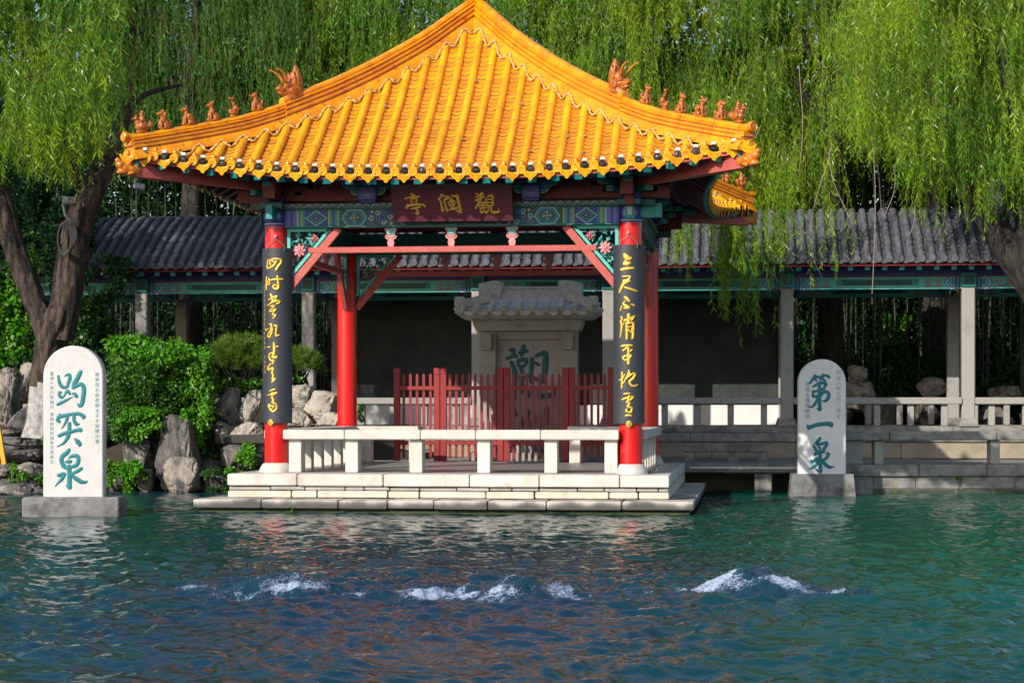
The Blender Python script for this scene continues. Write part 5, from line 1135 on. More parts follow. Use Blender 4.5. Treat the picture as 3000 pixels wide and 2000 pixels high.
# footbridge piers and pipe behind the pavilion
fb = thing('footbridge', (3.6, 3.3, .3), 'low stone footbridge on piers between the pavilion and the right shore', 'footbridge')
mb = MB(); mb.box((2.75, 3.35, .345), (4.3, .75, .13), 0, bev=.012); mb.build('deck', GRAN2, fb)
for x in (3.62, 2.2, .6, -.9):
    mb = MB(); mb.box((x, 3.3, .0), (.24, .5, .55), 0, bev=.012); mb.build('pier', GRAN2, fb)
mb = MB(); mb.tube([(2.6, 2.95, .345), (4.6, 2.95, .345)], .018, 8); mb.box((3.3, 2.95, .345), (.05, .045, .045)); mb.box((4.1, 2.95, .345), (.05, .045, .045))
tag(mb.build('pipe', LAMPW), 'thin white pipe fixed along the edge of the footbridge', 'pipe')
sb = thing('granite_seat', (3.1, 4.6, .4), 'low granite seat on the terrace behind the footbridge', 'seat')
mb = MB(); mb.box((3.05, 4.7, .59), (1.2, .35, .12), 0, bev=.015); mb.build('seat', GRAN2, sb)
for x in (2.55, 3.2, 3.62): 
    mb = MB(); mb.box((x, 4.7, .46), (.16, .3, .14), 0, bev=.01); mb.build('leg', GRAN2, sb)
# fallen leaves on the grey roof
def leaf_cloud(name, P_, D, L, Wd, m, parent=None, sway=.0, face=None):
    """diamond leaves: base P, direction D, length L, width Wd"""
    n = len(P_); D = D/(np.linalg.norm(D, axis=1)[:, None]+1e-9); R_ = rng.normal(size=(n, 3)) if face is None else np.cross(D, face)+rng.normal(size=(n, 3))*.35
    S_ = R_-D*np.sum(R_*D, 1)[:, None]; S_ /= np.linalg.norm(S_, axis=1)[:, None]+1e-9; L = np.broadcast_to(L, (n,))[:, None]; Wd = np.broadcast_to(Wd, (n,))[:, None]
    Nn = np.cross(S_, D); V = np.empty((n, 4, 3)); V[:, 0] = P_; V[:, 1] = P_+D*L*.42+S_*Wd/2+Nn*L*.05; V[:, 2] = P_+D*L+Nn*L*-.06; V[:, 3] = P_+D*L*.42-S_*Wd/2+Nn*L*.05
    off = np.zeros(3) if parent is None else ORG.get(parent.name, np.zeros(3))
    F = np.arange(4*n).reshape(n, 4); return add_raw(name, V.reshape(-1, 3)-off, F, m, parent)
n = 5200; px = rng.uniform(-6.5, 8.8, n); py = 5.95+np.abs(rng.normal(0, .55, n)); keep = (py < 7.6) & (np.abs(((px-XA)/sp_) % 1-.0) < .32) | (np.abs(((px-XA)/sp_) % 1-1.) < .30) & (py < 7.6)
px, py = px[keep], py[keep]; pz = np.array([croof(q) for q in py])+rng.uniform(-.015, .012, len(px))
d = rng.normal(size=(len(px), 3))*np.array([1, 1, .35]); o = leaf_cloud('fallen_leaves', np.stack([px, py, pz], 1), d, rng.uniform(.03, .06, len(px)), rng.uniform(.008, .018, len(px)), DEAD); tag(o, 'dry brown leaves lying in the gutters of the grey tiled roof', 'leaves', kind='stuff')
# ------------------------------------------------------------------ left bank
def shore(x): return 2.5+1.1/(1+math.exp(-(x+5.0)*2.2))
gx = np.linspace(-17, -1.55, 90); gy = np.linspace(0, 1, 50); V = []
for x in gx:
    s_ = shore(x)
    for t_ in gy:
        y = s_-.5+(6.05-s_+.5)*t_; h = -.75+1.0*min(1, max(0, (y-s_+.35)/.4))+.62*min(1, max(0, (y-s_)/1.2))**.8
        h += .07*noise.noise((x*1.7, y*1.7, 0))+.03*noise.noise((x*6, y*6, 3)); h -= .35*max(0, min(1, (x+3.2)/1.2)); V.append((x, y, h))
ny_ = len(gy); F = np.array([(i*ny_+j, (i+1)*ny_+j, (i+1)*ny_+j+1, i*ny_+j+1) for i in range(len(gx)-1) for j in range(ny_-1)])
o = add_raw('bank', V, F, SOIL, None, True); structure(o); o['label'] = 'dark earth bank on the left shore'; o['category'] = 'bank'
_ico = bmesh.new(); bmesh.ops.create_icosphere(_ico, subdivisions=5, radius=1); ICO_V = np.array([vv.co for vv in _ico.verts]); ICO_F = np.array([[q.index for q in f.verts] for f in _ico.faces]); _ico.free()
def rock(x0, x1, y0, y1, Y, dy, m, label, seed, group='rocks of the left shore', tilt=0.0, cuts=11, ob=None):
    r2 = random.Random(seed); V = np.sign(ICO_V)*np.abs(ICO_V)**.62; V /= np.abs(V).max()
    for _ in range(cuts):
        n_ = np.array([r2.gauss(0, 1), r2.gauss(0, 1), r2.gauss(0, .8)]); n_ /= np.linalg.norm(n_); c = r2.uniform(.62, .98); d = V @ n_; V -= np.outer(np.maximum(d-c, 0)*.92, n_)
    off = Vector((seed*3.1, seed*1.7, seed*.9)); disp = np.array([noise.fractal(Vector(p)*1.5+off, 1, 2.1, 5)*.10+min(.10, abs(noise.noise(Vector((p[0]*2.4, p[1]*2.4, p[2]*1.5))+off*2))*.8)+min(.09, abs(noise.noise(Vector((p[0]*4.5, p[1]*4.5, p[2]*1.6))+off))*.7)+noise.fractal(Vector(p)*7+off, 1, 2.1, 4)*.035 for p in V])
    V *= (1+disp)[:, None]
    lo, hi = V.min(0), V.max(0); V = (V-(lo+hi)/2)/((hi-lo)/2)
    w = (x1-x0)/ppm(Y)/2; h = (y1-y0)/ppm(Y)/2; c = at((x0+x1)/2, (y0+y1)/2, Y)
    V = V*np.array([w, dy/2, h])
    if tilt: V = V @ np.array(Matrix.Rotation(tilt, 3, 'Y')).T
    o = add_raw('rock', V, ICO_F, m, None, True); o.location = c; tag(o, label, 'rock', group); return o
RK = [
 (366, 462, 946, 1140, 2.55, .8, ROCKD, 'tall dark boulder with a flat top, biggest of those rising from the water', 1), (278, 378, 965, 1138, 2.8, .8, ROCKD, 'grey boulder under the ivy, between the tall flat-topped boulder and the left stele', 2),
 (380, 466, 1045, 1142, 2.3, .5, ROCK, 'pitted low rock at the foot of the tall flat-topped boulder', 3), (318, 352, 1075, 1142, 2.3, .4, ROCK, 'narrow upright rock at the waterline under the ivy', 4),
 (236, 330, 1075, 1145, 2.5, .6, ROCKD, 'low dark rock at the waterline just right of the left stele', 5),
 (492, 566, 888, 985, 3.7, .7, ROCKL, 'pale rock at the top of the rockery, left edge of the pale pile', 6), (548, 612, 893, 985, 3.5, .7, ROCKL, 'pale wedge-shaped rock left of the left lettered column', 7),
 (486, 545, 965, 1030, 3.3, .6, ROCKL, 'pale rock with a hollow, above the ivy creeper at the water', 8), (530, 612, 968, 1015, 3.2, .6, ROCKL, 'flat pale rock under the wedge-shaped rock', 9),
 (660, 725, 882, 945, 4.1, .6, ROCKL, 'pale rock just right of the left lettered column', 10), (690, 784, 895, 975, 3.9, .7, ROCKL, 'pale rock left of the left rear column', 11), (655, 720, 935, 992, 3.6, .6, ROCKL, 'pale rock low beside the left lettered column', 12), (728, 800, 945, 995, 3.6, .6, ROCKL, 'pale rock at the foot of the left rear column', 13),
 (430, 520, 1040, 1105, 3.0, .8, ROCKD, 'flat dark ledge behind the ivy creeper', 14), (500, 612, 1018, 1080, 3.0, .8, ROCKD, 'grey ledge left of the pavilion base', 15), (460, 530, 1085, 1145, 2.5, .5, ROCKD, 'wet rock under the small creeper', 16), (440, 500, 985, 1060, 3.4, .5, ROCK, 'brown rock behind the tall flat-topped boulder', 17),
 (-30, 112, 1000, 1040, 2.6, 1.0, ROCKD, 'flat grey ledge, topmost of the steps left of the left stele', 18), (-40, 60, 1062, 1100, 1.9, .8, ROCK, 'light flat slab by the left edge of the picture', 19), (40, 125, 1058, 1102, 1.95, .7, ROCK, 'light slab close to the left stele', 20), (-40, 118, 1030, 1066, 2.3, 1.0, ROCKD, 'dark layered ledge, second of the steps left of the left stele', 21), (-40, 130, 1098, 1150, 1.6, .8, ROCKD, 'dark wet rock at the waterline left of the left stele', 22),
 (-10, 46, 840, 985, 3.6, .7, ROCK, 'tall pale rock at the left edge, left of the forked willow', 23), (46, 96, 830, 930, 3.9, .6, ROCK, 'upright pale rock with ivy at its top, left of the forked willow', 24), (20, 110, 925, 1010, 3.3, .7, ROCKD, 'dark rock at the foot of the forked willow', 25), (150, 260, 960, 1060, 3.2, .7, ROCKD, 'dark rock hidden behind the left stele', 26),
 (150, 262, 1085, 1150, 2.3, .8, ROCKD, 'dark wet rock at the waterline behind the left stele', 41), (296, 372, 1040, 1100, 3.1, .8, ROCKD, 'dark rock in the gap behind the boulders', 42), (455, 540, 1030, 1075, 3.5, .8, ROCKD, 'shaded ledge under the pale rock with a hollow', 43), (560, 625, 1005, 1050, 3.5, .7, ROCKL, 'pale rock just above the left end of the pavilion floor', 44), (-30, 60, 985, 1012, 3.4, .8, ROCK, 'light ledge at the foot of the tall pale rock', 45), (105, 165, 1030, 1090, 2.4, .6, ROCK, 'light rock squeezed behind the left edge of the left stele', 46), (-40, 40, 1090, 1135, 2.0, .7, ROCKD, 'dark slab low at the left edge of the picture', 47), (440, 520, 1100, 1150, 2.9, .6, ROCKD, 'dark wet rock behind the small dark creeper', 48),
]
for a in RK: rock(*a)
GB = 'garden rocks behind the corridor'
for a in [(1946, 1992, 838, 884, 9.6, .4, ROCKL, 'square pale rock on top of a stacked rock pile', 31), (1930, 2012, 872, 925, 9.6, .5, ROCKL, 'pale rock in the middle of a stacked rock pile', 32), (1900, 2016, 905, 950, 9.6, .6, ROCK, 'broad rock at the foot of a stacked rock pile', 33), (2104, 2172, 866, 915, 9.7, .5, ROCKL, 'rounded pale rock behind the railing', 34), (2100, 2160, 925, 985, 9.5, .5, ROCK, 'brown rock seen between the balusters', 35), (1985, 2060, 925, 985, 9.5, .5, ROCK, 'rock seen between the balusters left of the brown one', 36), (2270, 2350, 885, 930, 9.7, .5, ROCK, 'flat rock behind the railing at the right edge', 37), (2240, 2330, 930, 985, 9.6, .5, ROCKD, 'dark rock between the balusters at the right edge', 38), (1880, 1960, 930, 985, 9.5, .5, ROCKD, 'dark rock between the balusters right of the small stele', 39)]:
    rock(*a, group=GB)
sl = at(545, 1010, 3.0); mb = MB(); mb.box(at(565, 1008, 3.0), (.85, .3, .13), 0, bev=.015); tag(mb.build('stone_slab', WOODD), 'dark stone slab laid behind the left lettered column', 'slab')

# ------------------------------------------------------------------ plants
def shrub(name, x0, x1, y0, y1, Y, dy, n, L, Wd, m, label, cat='shrub', hang=.0, group=None, clumps=14, seed=0, stem=True):
    c = at((x0+x1)/2, (y0+y1)/2, Y); w = (x1-x0)/ppm(Y)/2; h = (y1-y0)/ppm(Y)/2
    t_ = thing(name, (c[0], c[1], c[2]-h), label, cat, group)
    C_ = []
    for _ in range(clumps):
        p = rng.uniform(-1, 1, 3)*np.array([.86, .8, .84]); p[2] -= .25*max(0, abs(p[0])-.5)*np.sign(p[2]); C_.append((p*np.array([w, dy/2, h])+c, rng.uniform(.16, .36)))
    P_ = []; D_ = []; Fc = []
    for (cc, rs) in C_:
        k = int(n/clumps*rng.uniform(.7, 1.3)); q = rng.normal(size=(k, 3)); q /= np.linalg.norm(q, axis=1)[:, None]; rad = rng.uniform(.45, 1.05, (k, 1))*np.where(rng.random((k, 1)) < .08, 1.5, 1)
        P_.append(cc+q*rad*np.array([w*rs*1.25, dy/2*rs*1.2, h*rs*1.1])); D_.append(q*.5+rng.normal(size=(k, 3))*.55+np.array([0, -.15, -.25-hang])); Fc.append(q)
    P_ = np.concatenate(P_); D_ = np.concatenate(D_); Fc = np.concatenate(Fc)+np.array([0, -.5, .5])
    leaf_cloud('foliage', P_, D_, rng.uniform(.7, 1.25, len(P_))*L, rng.uniform(.7, 1.2, len(P_))*Wd, m, t_, face=Fc)
    if stem:
        mb = MB()
        for q in range(5):
            e = C_[q % len(C_)][0]; b_ = c+np.array([rng.uniform(-.25, .25)*w, 0, -h*.98]); mb.tube([b_, (b_+e)/2+rng.normal(size=3)*.04, e], [.014, .010, .004], 5)
        mb.build('stem', BARKD, t_)
    return t_
LG = 'green shrubs of the left shore'
shrub('ivy_shrub', 238, 420, 800, 1015, 2.6, 1.0, 8000, .062, .034, I_LEAFD, 'dense dark green bush right beside the left stele', group=LG, clumps=46)
shrub('ivy_shrub', 255, 430, 762, 880, 3.3, .9, 4200, .085, .055, I_LEAF, 'bright green bush with large leaves, topmost above the boulders', group=LG, clumps=18)
shrub('climbing_ivy', 400, 495, 785, 985, 2.9, .7, 6000, .052, .040, I_LEAF, 'bright ivy hanging in a curtain down to the pale rocks', cat='ivy', group=LG, hang=.6, clumps=44)
shrub('climbing_ivy', 420, 470, 930, 1040, 2.5, .4, 900, .045, .035, I_LEAF, 'narrow trail of ivy hanging beside the tall flat-topped boulder', cat='ivy', group=LG, hang=.6, clumps=8)
shrub('creeper', 515, 590, 1020, 1100, 2.4, .5, 1700, .045, .034, I_LEAF, 'small bright creeper beside the corner of the pavilion base', cat='creeper', group=LG, clumps=10)
shrub('creeper', 470, 535, 1075, 1140, 2.3, .4, 700, .045, .03, I_LEAFD, 'low dark creeper at the waterline beside the pavilion base', cat='creeper', group=LG, clumps=7)
shrub('creeper', 236, 300, 1035, 1135, 2.1, .4, 900, .06, .045, I_LEAF, 'low leafy plant at the waterline right of the left stele', cat='plant', group=LG, clumps=8)
shrub('creeper', 20, 100, 1060, 1130, 1.4, .3, 450, .045, .03, I_LEAF, 'sparse weeds on the ledges left of the left stele', cat='plant', group=LG, clumps=7)
shrub('climbing_ivy', -40, 90, 560, 900, 4.2, .9, 7000, .075, .058, I_LEAF, 'ivy covering the bank left of the forked willow', cat='ivy', group=LG, hang=.3, clumps=36)
shrub('ivy_shrub', 165, 285, 640, 800, 4.6, .9, 4000, .075, .05, I_LEAFD, 'dark leafy bush right of the forked willow trunk', group=LG, clumps=18)
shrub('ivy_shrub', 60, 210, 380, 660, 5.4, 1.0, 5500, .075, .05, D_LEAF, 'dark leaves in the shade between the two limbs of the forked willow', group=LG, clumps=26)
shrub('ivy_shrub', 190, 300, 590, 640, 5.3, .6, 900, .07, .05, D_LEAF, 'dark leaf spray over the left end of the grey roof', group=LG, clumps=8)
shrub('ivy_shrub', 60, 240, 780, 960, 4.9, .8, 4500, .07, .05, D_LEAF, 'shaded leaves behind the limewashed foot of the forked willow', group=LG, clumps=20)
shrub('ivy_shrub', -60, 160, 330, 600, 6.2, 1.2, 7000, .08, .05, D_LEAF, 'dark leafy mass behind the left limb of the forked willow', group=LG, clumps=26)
shrub('ivy_shrub', 480, 700, 860, 905, 4.0, .6, 1500, .05, .035, I_LEAF, 'low ivy along the top of the pale rockery', cat='ivy', group=LG, clumps=14)
shrub('ivy_shrub', 300, 480, 790, 900, 2.7, .8, 4200, .06, .042, I_LEAF, 'bright leafy sprays spilling between the dark bush and the hanging ivy', group=LG, hang=.3, clumps=34)
shrub('climbing_ivy', 250, 380, 930, 1010, 2.25, .5, 2000, .055, .036, I_LEAF, 'ivy fringe hanging over the top of the grey boulder', cat='ivy', group=LG, hang=.5, clumps=18)
shrub('creeper', 300, 345, 1050, 1110, 2.0, .3, 350, .07, .055, I_LEAF, 'few broad heart-shaped leaves in front of the low dark rock', cat='plant', group=LG, clumps=6)
shrub('climbing_ivy', 440, 500, 960, 1060, 2.9, .5, 1300, .05, .038, I_LEAFD, 'shaded ivy behind the tall flat-topped boulder', cat='ivy', group=LG, hang=.5, clumps=12)
shrub('creeper', 100, 130, 960, 1050, 1.9, .3, 400, .05, .03, I_LEAF, 'sparse twigs with small leaves behind the left edge of the left stele', cat='plant', group=LG, clumps=6)
shrub('ivy_shrub', 250, 480, 790, 970, 3.7, .8, 6500, .07, .05, I_LEAFD, 'dark leafy mass at the back of the green bushes above the boulders', group=LG, clumps=50)
# pine shrub: needle tufts
def pine(x0, x1, y0, y1, Y, dy, n, label):
    c = at((x0+x1)/2, (y0+y1)/2, Y); w = (x1-x0)/ppm(Y)/2; h = (y1-y0)/ppm(Y)/2; t_ = thing('pine_shrub', (c[0], c[1], c[2]-h), label, 'shrub', LG)
    k = 420; q = rng.normal(size=(k, 3)); q /= np.linalg.norm(q, axis=1)[:, None]; q[:, 2] = np.abs(q[:, 2])*1.2-.25; tc = c+q*rng.uniform(.55, 1, (k, 1))*np.array([w, dy/2, h]); ax = q*.6+np.array([0, -.2, .7])+rng.normal(size=(k, 3))*.3
    i = rng.integers(0, k, n); D_ = ax[i]+rng.normal(size=(n, 3))*.55; leaf_cloud('foliage', tc[i]+rng.normal(size=(n, 3))*.012, D_, rng.uniform(.07, .13, n), .0055, P_LEAF, t_)
    mb = MB()
    for j in range(14): e = tc[j*7]; b_ = c+np.array([rng.uniform(-.3, .3)*w, 0, -h]); mb.tube([b_, (b_+e)/2, e], [.016, .01, .004], 5)
    mb.build('stem', BARKD, t_)
pine(472, 640, 765, 895, 3.9, 1.0, 15000, 'soft needle-leaved pine bush above the pale rockery'); pine(640, 745, 800, 885, 4.6, .9, 8000, 'pine bush seen between the two left columns')
shrub('pot_plant', 815, 832, 925, 965, 3.2, .2, 160, .045, .035, I_LEAFD, 'small dark leafy plant beside the left rear column', cat='plant', clumps=4)
o = shrub('moss_tuft', 655, 672, 1163, 1186, -2.97, .05, 40, .03, .02, I_LEAF, 'tiny green weed growing from the pavilion step at the waterline', cat='plant', clumps=3, stem=False)
shrub('moss_tuft', 2195, 2212, 1088, 1100, 3.1, .05, 40, .04, .025, I_LEAF, 'tiny bright weed growing from the right quay wall', cat='plant', clumps=3, stem=False)
for a in ((2130, 2150, 1128, 1140), (2215, 2245, 1124, 1140), (2270, 2310, 1124, 1140)): shrub('moss_tuft', *a, 3.05+(a[0]-2000)*.0015, .06, 160, .022, .016, I_LEAFD, 'moss cushion at the waterline of the right quay wall', cat='moss', group='moss cushions on the right quay', clumps=5, stem=False)

# bamboo and low growth behind the corridor, garden wall further back
gw = MB(); gw.box((-1, 13.4, 1.75), (34, .3, 3.2), 0); gw.box((-1, 13.4, 3.4), (34, .6, .14), 1); tag(gw.build('garden_wall', [mat('shade_darkened_plaster', (.20, .20, .22), (.12, .12, .14), 3, .9), GREYT]), 'white garden wall glimpsed behind the bamboo', 'wall')  # white plaster coloured dark grey to stand in for deep shade
mb = MB(); Pn = []
for i in range(230):
    x = rng.uniform(-12, -3.3) if i < 105 else rng.uniform(3.6, 10.5); y = rng.uniform(9.7, 12.6); h_ = rng.uniform(3.6, 6.0); lean = rng.normal(0, .12, 2); r = rng.uniform(.011, .028); pts = [np.array([x+lean[0]*t_**2, y+lean[1]*t_**2, .35+h_*t_]) for t_ in (0, .25, .5, .75, 1)]
    mb.tube(pts, [r, r, r*.9, r*.7, r*.3], 6)
    for t_ in np.linspace(.2, 1, 9): Pn.append(pts[int(t_*4-.01)]*(1-(t_*4-int(t_*4-.01)))+pts[min(4, int(t_*4-.01)+1)]*(t_*4-int(t_*4-.01)))
bg_ = thing('bamboo_grove', (0, 11, .38), 'dark bamboo grove behind the corridor', 'bamboo'); bg_['kind'] = 'stuff'
mb.build('cane', B_CANE, bg_, smooth=True); Pn = np.array(Pn); i = rng.integers(0, len(Pn), 34000); P_ = Pn[i]+rng.normal(size=(len(i), 3))*np.array([.22, .22, .24]); D_ = rng.normal(size=(len(i), 3))*np.array([.8, .8, .4])+np.array([0, 0, -.7]); leaf_cloud('foliage', P_, D_, rng.uniform(.09, .17, len(i)), .020, B_LEAF, bg_)
nh = 120000; P_ = np.stack([rng.uniform(-13.5, 12, nh), rng.uniform(12.2, 13.1, nh), .4+7.4*rng.uniform(0, 1, nh)**.9], 1); keep = fbm(P_[:, 0], P_[:, 2], 77, 1.6, 3) > rng.uniform(-1.9, .1, nh)
tag(leaf_cloud('hedge', P_[keep], rng.normal(size=(keep.sum(), 3))+np.array([0, -.3, -.4]), rng.uniform(.12, .22, keep.sum()), rng.uniform(.05, .09, keep.sum()), D_LEAF), 'dark mass of leaves behind the bamboo', 'hedge', kind='stuff')
for a, lab in (((1800, 1960, 830, 960), 'dark low bush behind the right stele'), ((1990, 2110, 800, 930), 'dark low bush behind the stacked rock pile'), ((2110, 2260, 790, 930), 'dark low bush left of the double pillar'), ((2240, 2420, 830, 950), 'dark low bush at the right edge behind the railing')):
    shrub('undergrowth_bush', *a, 10.3, .9, 3800, .085, .04, D_LEAF, lab, group='bushes behind the corridor', clumps=18)
shrub('undergrowth_bush', 2030, 2085, 720, 840, 11.2, .6, 700, .09, .045, I_LEAF, 'sunlit patch of leaves glowing among the bamboo', group='bushes behind the corridor', clumps=8)

# ------------------------------------------------------------------ willows
def trunk_mesh(paths, m, parent, name='trunk', seed=0, rings=46, n=44, m2=None, zlime=None):
    mb = MB()
    for pi_, (pts, rads) in enumerate(paths):
        pts = [np.array(p, float) for p in pts]; Q = []; Rr = []
        for i in range(len(pts)-1):
            p0, p1, p2, p3 = pts[max(i-1, 0)], pts[i], pts[i+1], pts[min(i+2, len(pts)-1)]; s_ = max(4, rings//(len(pts)-1))
            for k in range(s_):
                t_ = k/s_; Q.append(.5*((2*p1)+(-p0+p2)*t_+(2*p0-5*p1+4*p2-p3)*t_*t_+(-p0+3*p1-3*p2+p3)*t_**3)); Rr.append(rads[i]*(1-t_)+rads[i+1]*t_)
        Q.append(pts[-1]); Rr.append(rads[-1]); N_ = len(Q); V = []; prev = None
        for i in range(N_):
            t_ = Q[min(i+1, N_-1)]-Q[max(i-1, 0)]; t_ /= np.linalg.norm(t_)
            x = np.cross(np.array([0, 1., 0]), t_) if prev is None else prev-t_*np.dot(prev, t_)
            x /= np.linalg.norm(x); prev = x; y = np.cross(t_, x)
            for k in range(n):
                a = 2*PI*k/n; ca, sa = math.cos(a), math.sin(a); s1 = noise.noise((ca*2.2, sa*2.2, i*.10+seed+pi_*9)); s2 = abs(noise.noise((ca*6.5, sa*6.5, i*.16+seed+5))); s3 = noise.noise((ca*15, sa*15, i*.5+seed))
                V.append(Q[i]+(x*ca+y*sa)*Rr[i]*(1+.16*s1-.16*s2+.04*s3))
        F = [(i*n+k, i*n+(k+1) % n, (i+1)*n+(k+1) % n, (i+1)*n+k) for i in range(N_-1) for k in range(n)]; F.append(tuple((N_-1)*n+k for k in range(n)))
        mm = 0
        if zlime is not None:
            V = np.array(V); 
            lo = [f for f in F if V[f[0]][2] < zlime+.08*noise.noise(tuple(V[f[0]]*5))]; hi = [f for f in F if not V[f[0]][2] < zlime+.08*noise.noise(tuple(V[f[0]]*5))]
            if lo: mb.add(V, lo, 1)
            mb.add(V, hi, 0)
        else: mb.add(V, F, 0)
    return mb.build(name, [m, m2] if m2 else m, parent, smooth=True)
def willow_crown(parent, clusters, m, leaf_l=.10, leaf_w=.0135, step=.030, strands=14, seed=0, wind=.10, name='crown'):
    """clusters: (x, y, z, length, spread). Strands of narrow leaves hanging from each bough; twigs included."""
    r = np.random.default_rng(seed); P_ = []; D_ = []; TV = []; TF = []; nb = 0
    for (cx, cy, cz, ln, spd) in clusters:
        ns = max(3, int(strands*r.uniform(.6, 1.4))); dir_ = r.uniform(0, 6.28)
        for _ in range(ns):
            s0 = np.array([cx, cy, cz])+r.normal(size=3)*np.array([spd, spd, .14]); l = ln*r.uniform(.45, 1.15); a0 = dir_+r.normal(0, .9); out = r.uniform(.05, .34); ph = r.uniform(0, 6.28); amp = r.uniform(.0, .03)
            t = np.arange(0, l, step*r.uniform(.8, 1.3)); k = len(t)
            if k < 4: continue
            hor = out*(1-np.exp(-t/.35)); X_ = s0[0]+hor*math.cos(a0)+amp*np.sin(t*5+ph)+wind*t*t*.08; Y_ = s0[1]+hor*math.sin(a0)+amp*np.cos(t*4+ph); Z_ = s0[2]-t+.10*np.exp(-t/.2)
            az = r.uniform(0, 6.28, k)+np.arange(k)*2.4; sp_ = r.uniform(.30, .95, k); sp_ *= r.uniform(.7, 1.5); d = np.stack([np.cos(az)*sp_+wind, np.sin(az)*sp_, -np.ones(k)*r.uniform(.55, 1.1, k)], 1)
            pp = np.stack([X_, Y_, Z_], 1); keep = r.random(k) < .93; P_.append(pp[keep]); D_.append(d[keep])
            j = np.unique(np.linspace(0, k-1, max(3, k//7)).astype(int)); q = pp[j]; w = .0022
            v_ = np.stack([q+np.array([-w, 0, 0]), q+np.array([w, -w*.6, 0]), q+np.array([0, w, 0])], 1).reshape(-1, 3); TV.append(v_); m_ = len(q)
            for i in range(m_-1):
                for e in range(3): TF.append((nb+i*3+e, nb+i*3+(e+1) % 3, nb+(i+1)*3+(e+1) % 3, nb+(i+1)*3+e))
            nb += 3*m_
    P_ = np.concatenate(P_); D_ = np.concatenate(D_); n = len(P_)
    o = leaf_cloud(name, P_, D_, r.uniform(.65, 1.3, n)*leaf_l, r.uniform(.75, 1.25, n)*leaf_w, m, parent)
    off = ORG[parent.name]; o2 = add_raw('twigs', np.concatenate(TV)-off, np.array(TF), W_TWIG, parent); return n
def gap(x, y, sd): return float(fbm(np.array([x*.021]), np.array([y*.014]), sd, 1.0, 3)[0])
def px_clusters(n, xr, env, Yr_, ytop=-330, ln=(.7, 1.7), spd=.16, seed=0, dens=None):
    r = np.random.default_rng(seed); out = []
    while len(out) < n:
        x = r.uniform(*xr); Y = r.uniform(*Yr_); lo = env(x); l = r.uniform(*ln); yt = r.uniform(ytop, lo)
        ys_ = min(yt, lo-l*ppm(Y)*.95+r.normal(0, 18))
        if gap(x, ys_, seed) < r.uniform(-.85, .12): continue
        p = at(x, ys_, Y); out.append((p[0], p[1], p[2], l, spd*r.uniform(.7, 1.5)))
    return out
def ip(xs, ys): return lambda x: float(np.interp(x, xs, ys))
NL = 0
# forked willow on the left shore
B0 = at(92, 1000, 3.0)
wl = thing('willow_tree', (B0[0], 3.0, .6), 'forked willow with rough brown bark and a limewashed foot behind the left stele', 'tree', 'weeping willows')
q = lambda x, y, Y=3.0: at(x, y, Y)
trunk_mesh([([q(70, 1050), q(92, 985), q(98, 900), q(112, 800), q(138, 735), q(150, 700)], [.28, .22, .19, .21, .25, .20]),
            ([q(118, 800), q(98, 735), q(66, 660), q(30, 560), q(6, 470), q(-20, 400, 3.1), q(-60, 300, 3.2)], [.17, .17, .165, .16, .155, .145, .12]),
            ([q(140, 780), q(152, 700), q(162, 610), q(180, 520), q(210, 440), q(250, 350, 3.3), q(290, 255, 3.7), q(310, 160, 4.0), q(300, 40, 4.2)], [.18, .215, .21, .20, .185, .15, .10, .075, .05]),
            ([q(200, 450), q(172, 400), q(150, 330), q(120, 250), q(60, 170)], [.11, .10, .08, .06, .04]), ([q(290, 255, 3.7), q(340, 215, 4.2), q(420, 195, 4.8)], [.05, .04, .02])],
           BARK, wl, seed=3, m2=LIMEB, zlime=B0[2]+.72)
cl = px_clusters(180, (-110, 300), ip([-100, 0, 120, 200, 270, 300], [330, 370, 400, 390, 330, 260]), (1.6, 3.9), ytop=-300, ln=(.3, .85), seed=11)
for _ in range(70): cl.append((rng.uniform(-11.5, -6.4), rng.uniform(-.5, 4.5), rng.uniform(5.2, 8.6), rng.uniform(.6, 1.4), .3))  # unseen boughs past the left frame edge, added to shade the grey roof
NL += willow_crown(wl, cl, W_LEAF, .118, .0155, .028, 14, 12, wind=.14)
# big willow of the right edge
T0 = at(2420, 900, 5.2)
wr = thing('willow_tree', (T0[0], 5.2, .4), 'weeping willow leaning over the grey roof at the right edge, its strands hanging lowest', 'tree', 'weeping willows')
trunk_mesh([([q(2470, 1100, 5.2), q(2440, 900, 5.2), q(2400, 700, 5.2), q(2330, 590, 5.2), q(2280, 520, 5.2), q(2225, 440, 5.3), q(2200, 380, 5.5), q(2170, 250, 6)], [.34, .29, .27, .25, .21, .16, .12, .07]), ([q(2350, 610, 5.2), q(2360, 500, 5.1), q(2350, 400, 5.0), q(2330, 280, 5.0), q(2300, 100, 5)], [.19, .17, .14, .10, .07])], BARKD, wr, seed=8)
cl = px_clusters(350, (1960, 2450), ip([1990, 2050, 2100, 2180, 2260, 2352, 2450], [300, 360, 400, 410, 395, 430, 420]), (3.6, 8.5), ytop=-330, ln=(.4, 1.25), seed=21)
def hang(xs, y0, y1, Y, n_, l):  # single long trails in front of the grey roof
    out = []
    for i in range(n_): 
        x = rng.uniform(*xs); ye = rng.uniform(y0, y1); ll = l*rng.uniform(.7, 1.2); p = at(x, ye-ll*ppm(Y), Y); out.append((p[0], p[1], p[2], ll, .05))
    return out
cl2 = hang((1545, 1640), 560, 640, 5.0, 9, 1.3)+hang((1640, 1735), 600, 690, 5.0, 7, 1.4)+hang((1655, 1725), 690, 790, 5.0, 6, 1.5)+hang((1770, 1825), 560, 650, 5.0, 6, 1.6)+hang((1870, 1915), 530, 590, 5.4, 2, 1.4)+hang((2100, 2130), 440, 520, 5.4, 2, .9)+hang((2270, 2330), 440, 500, 4.9, 5, .9)+hang((2180, 2352), 430, 540, 4.5, 12, .8)
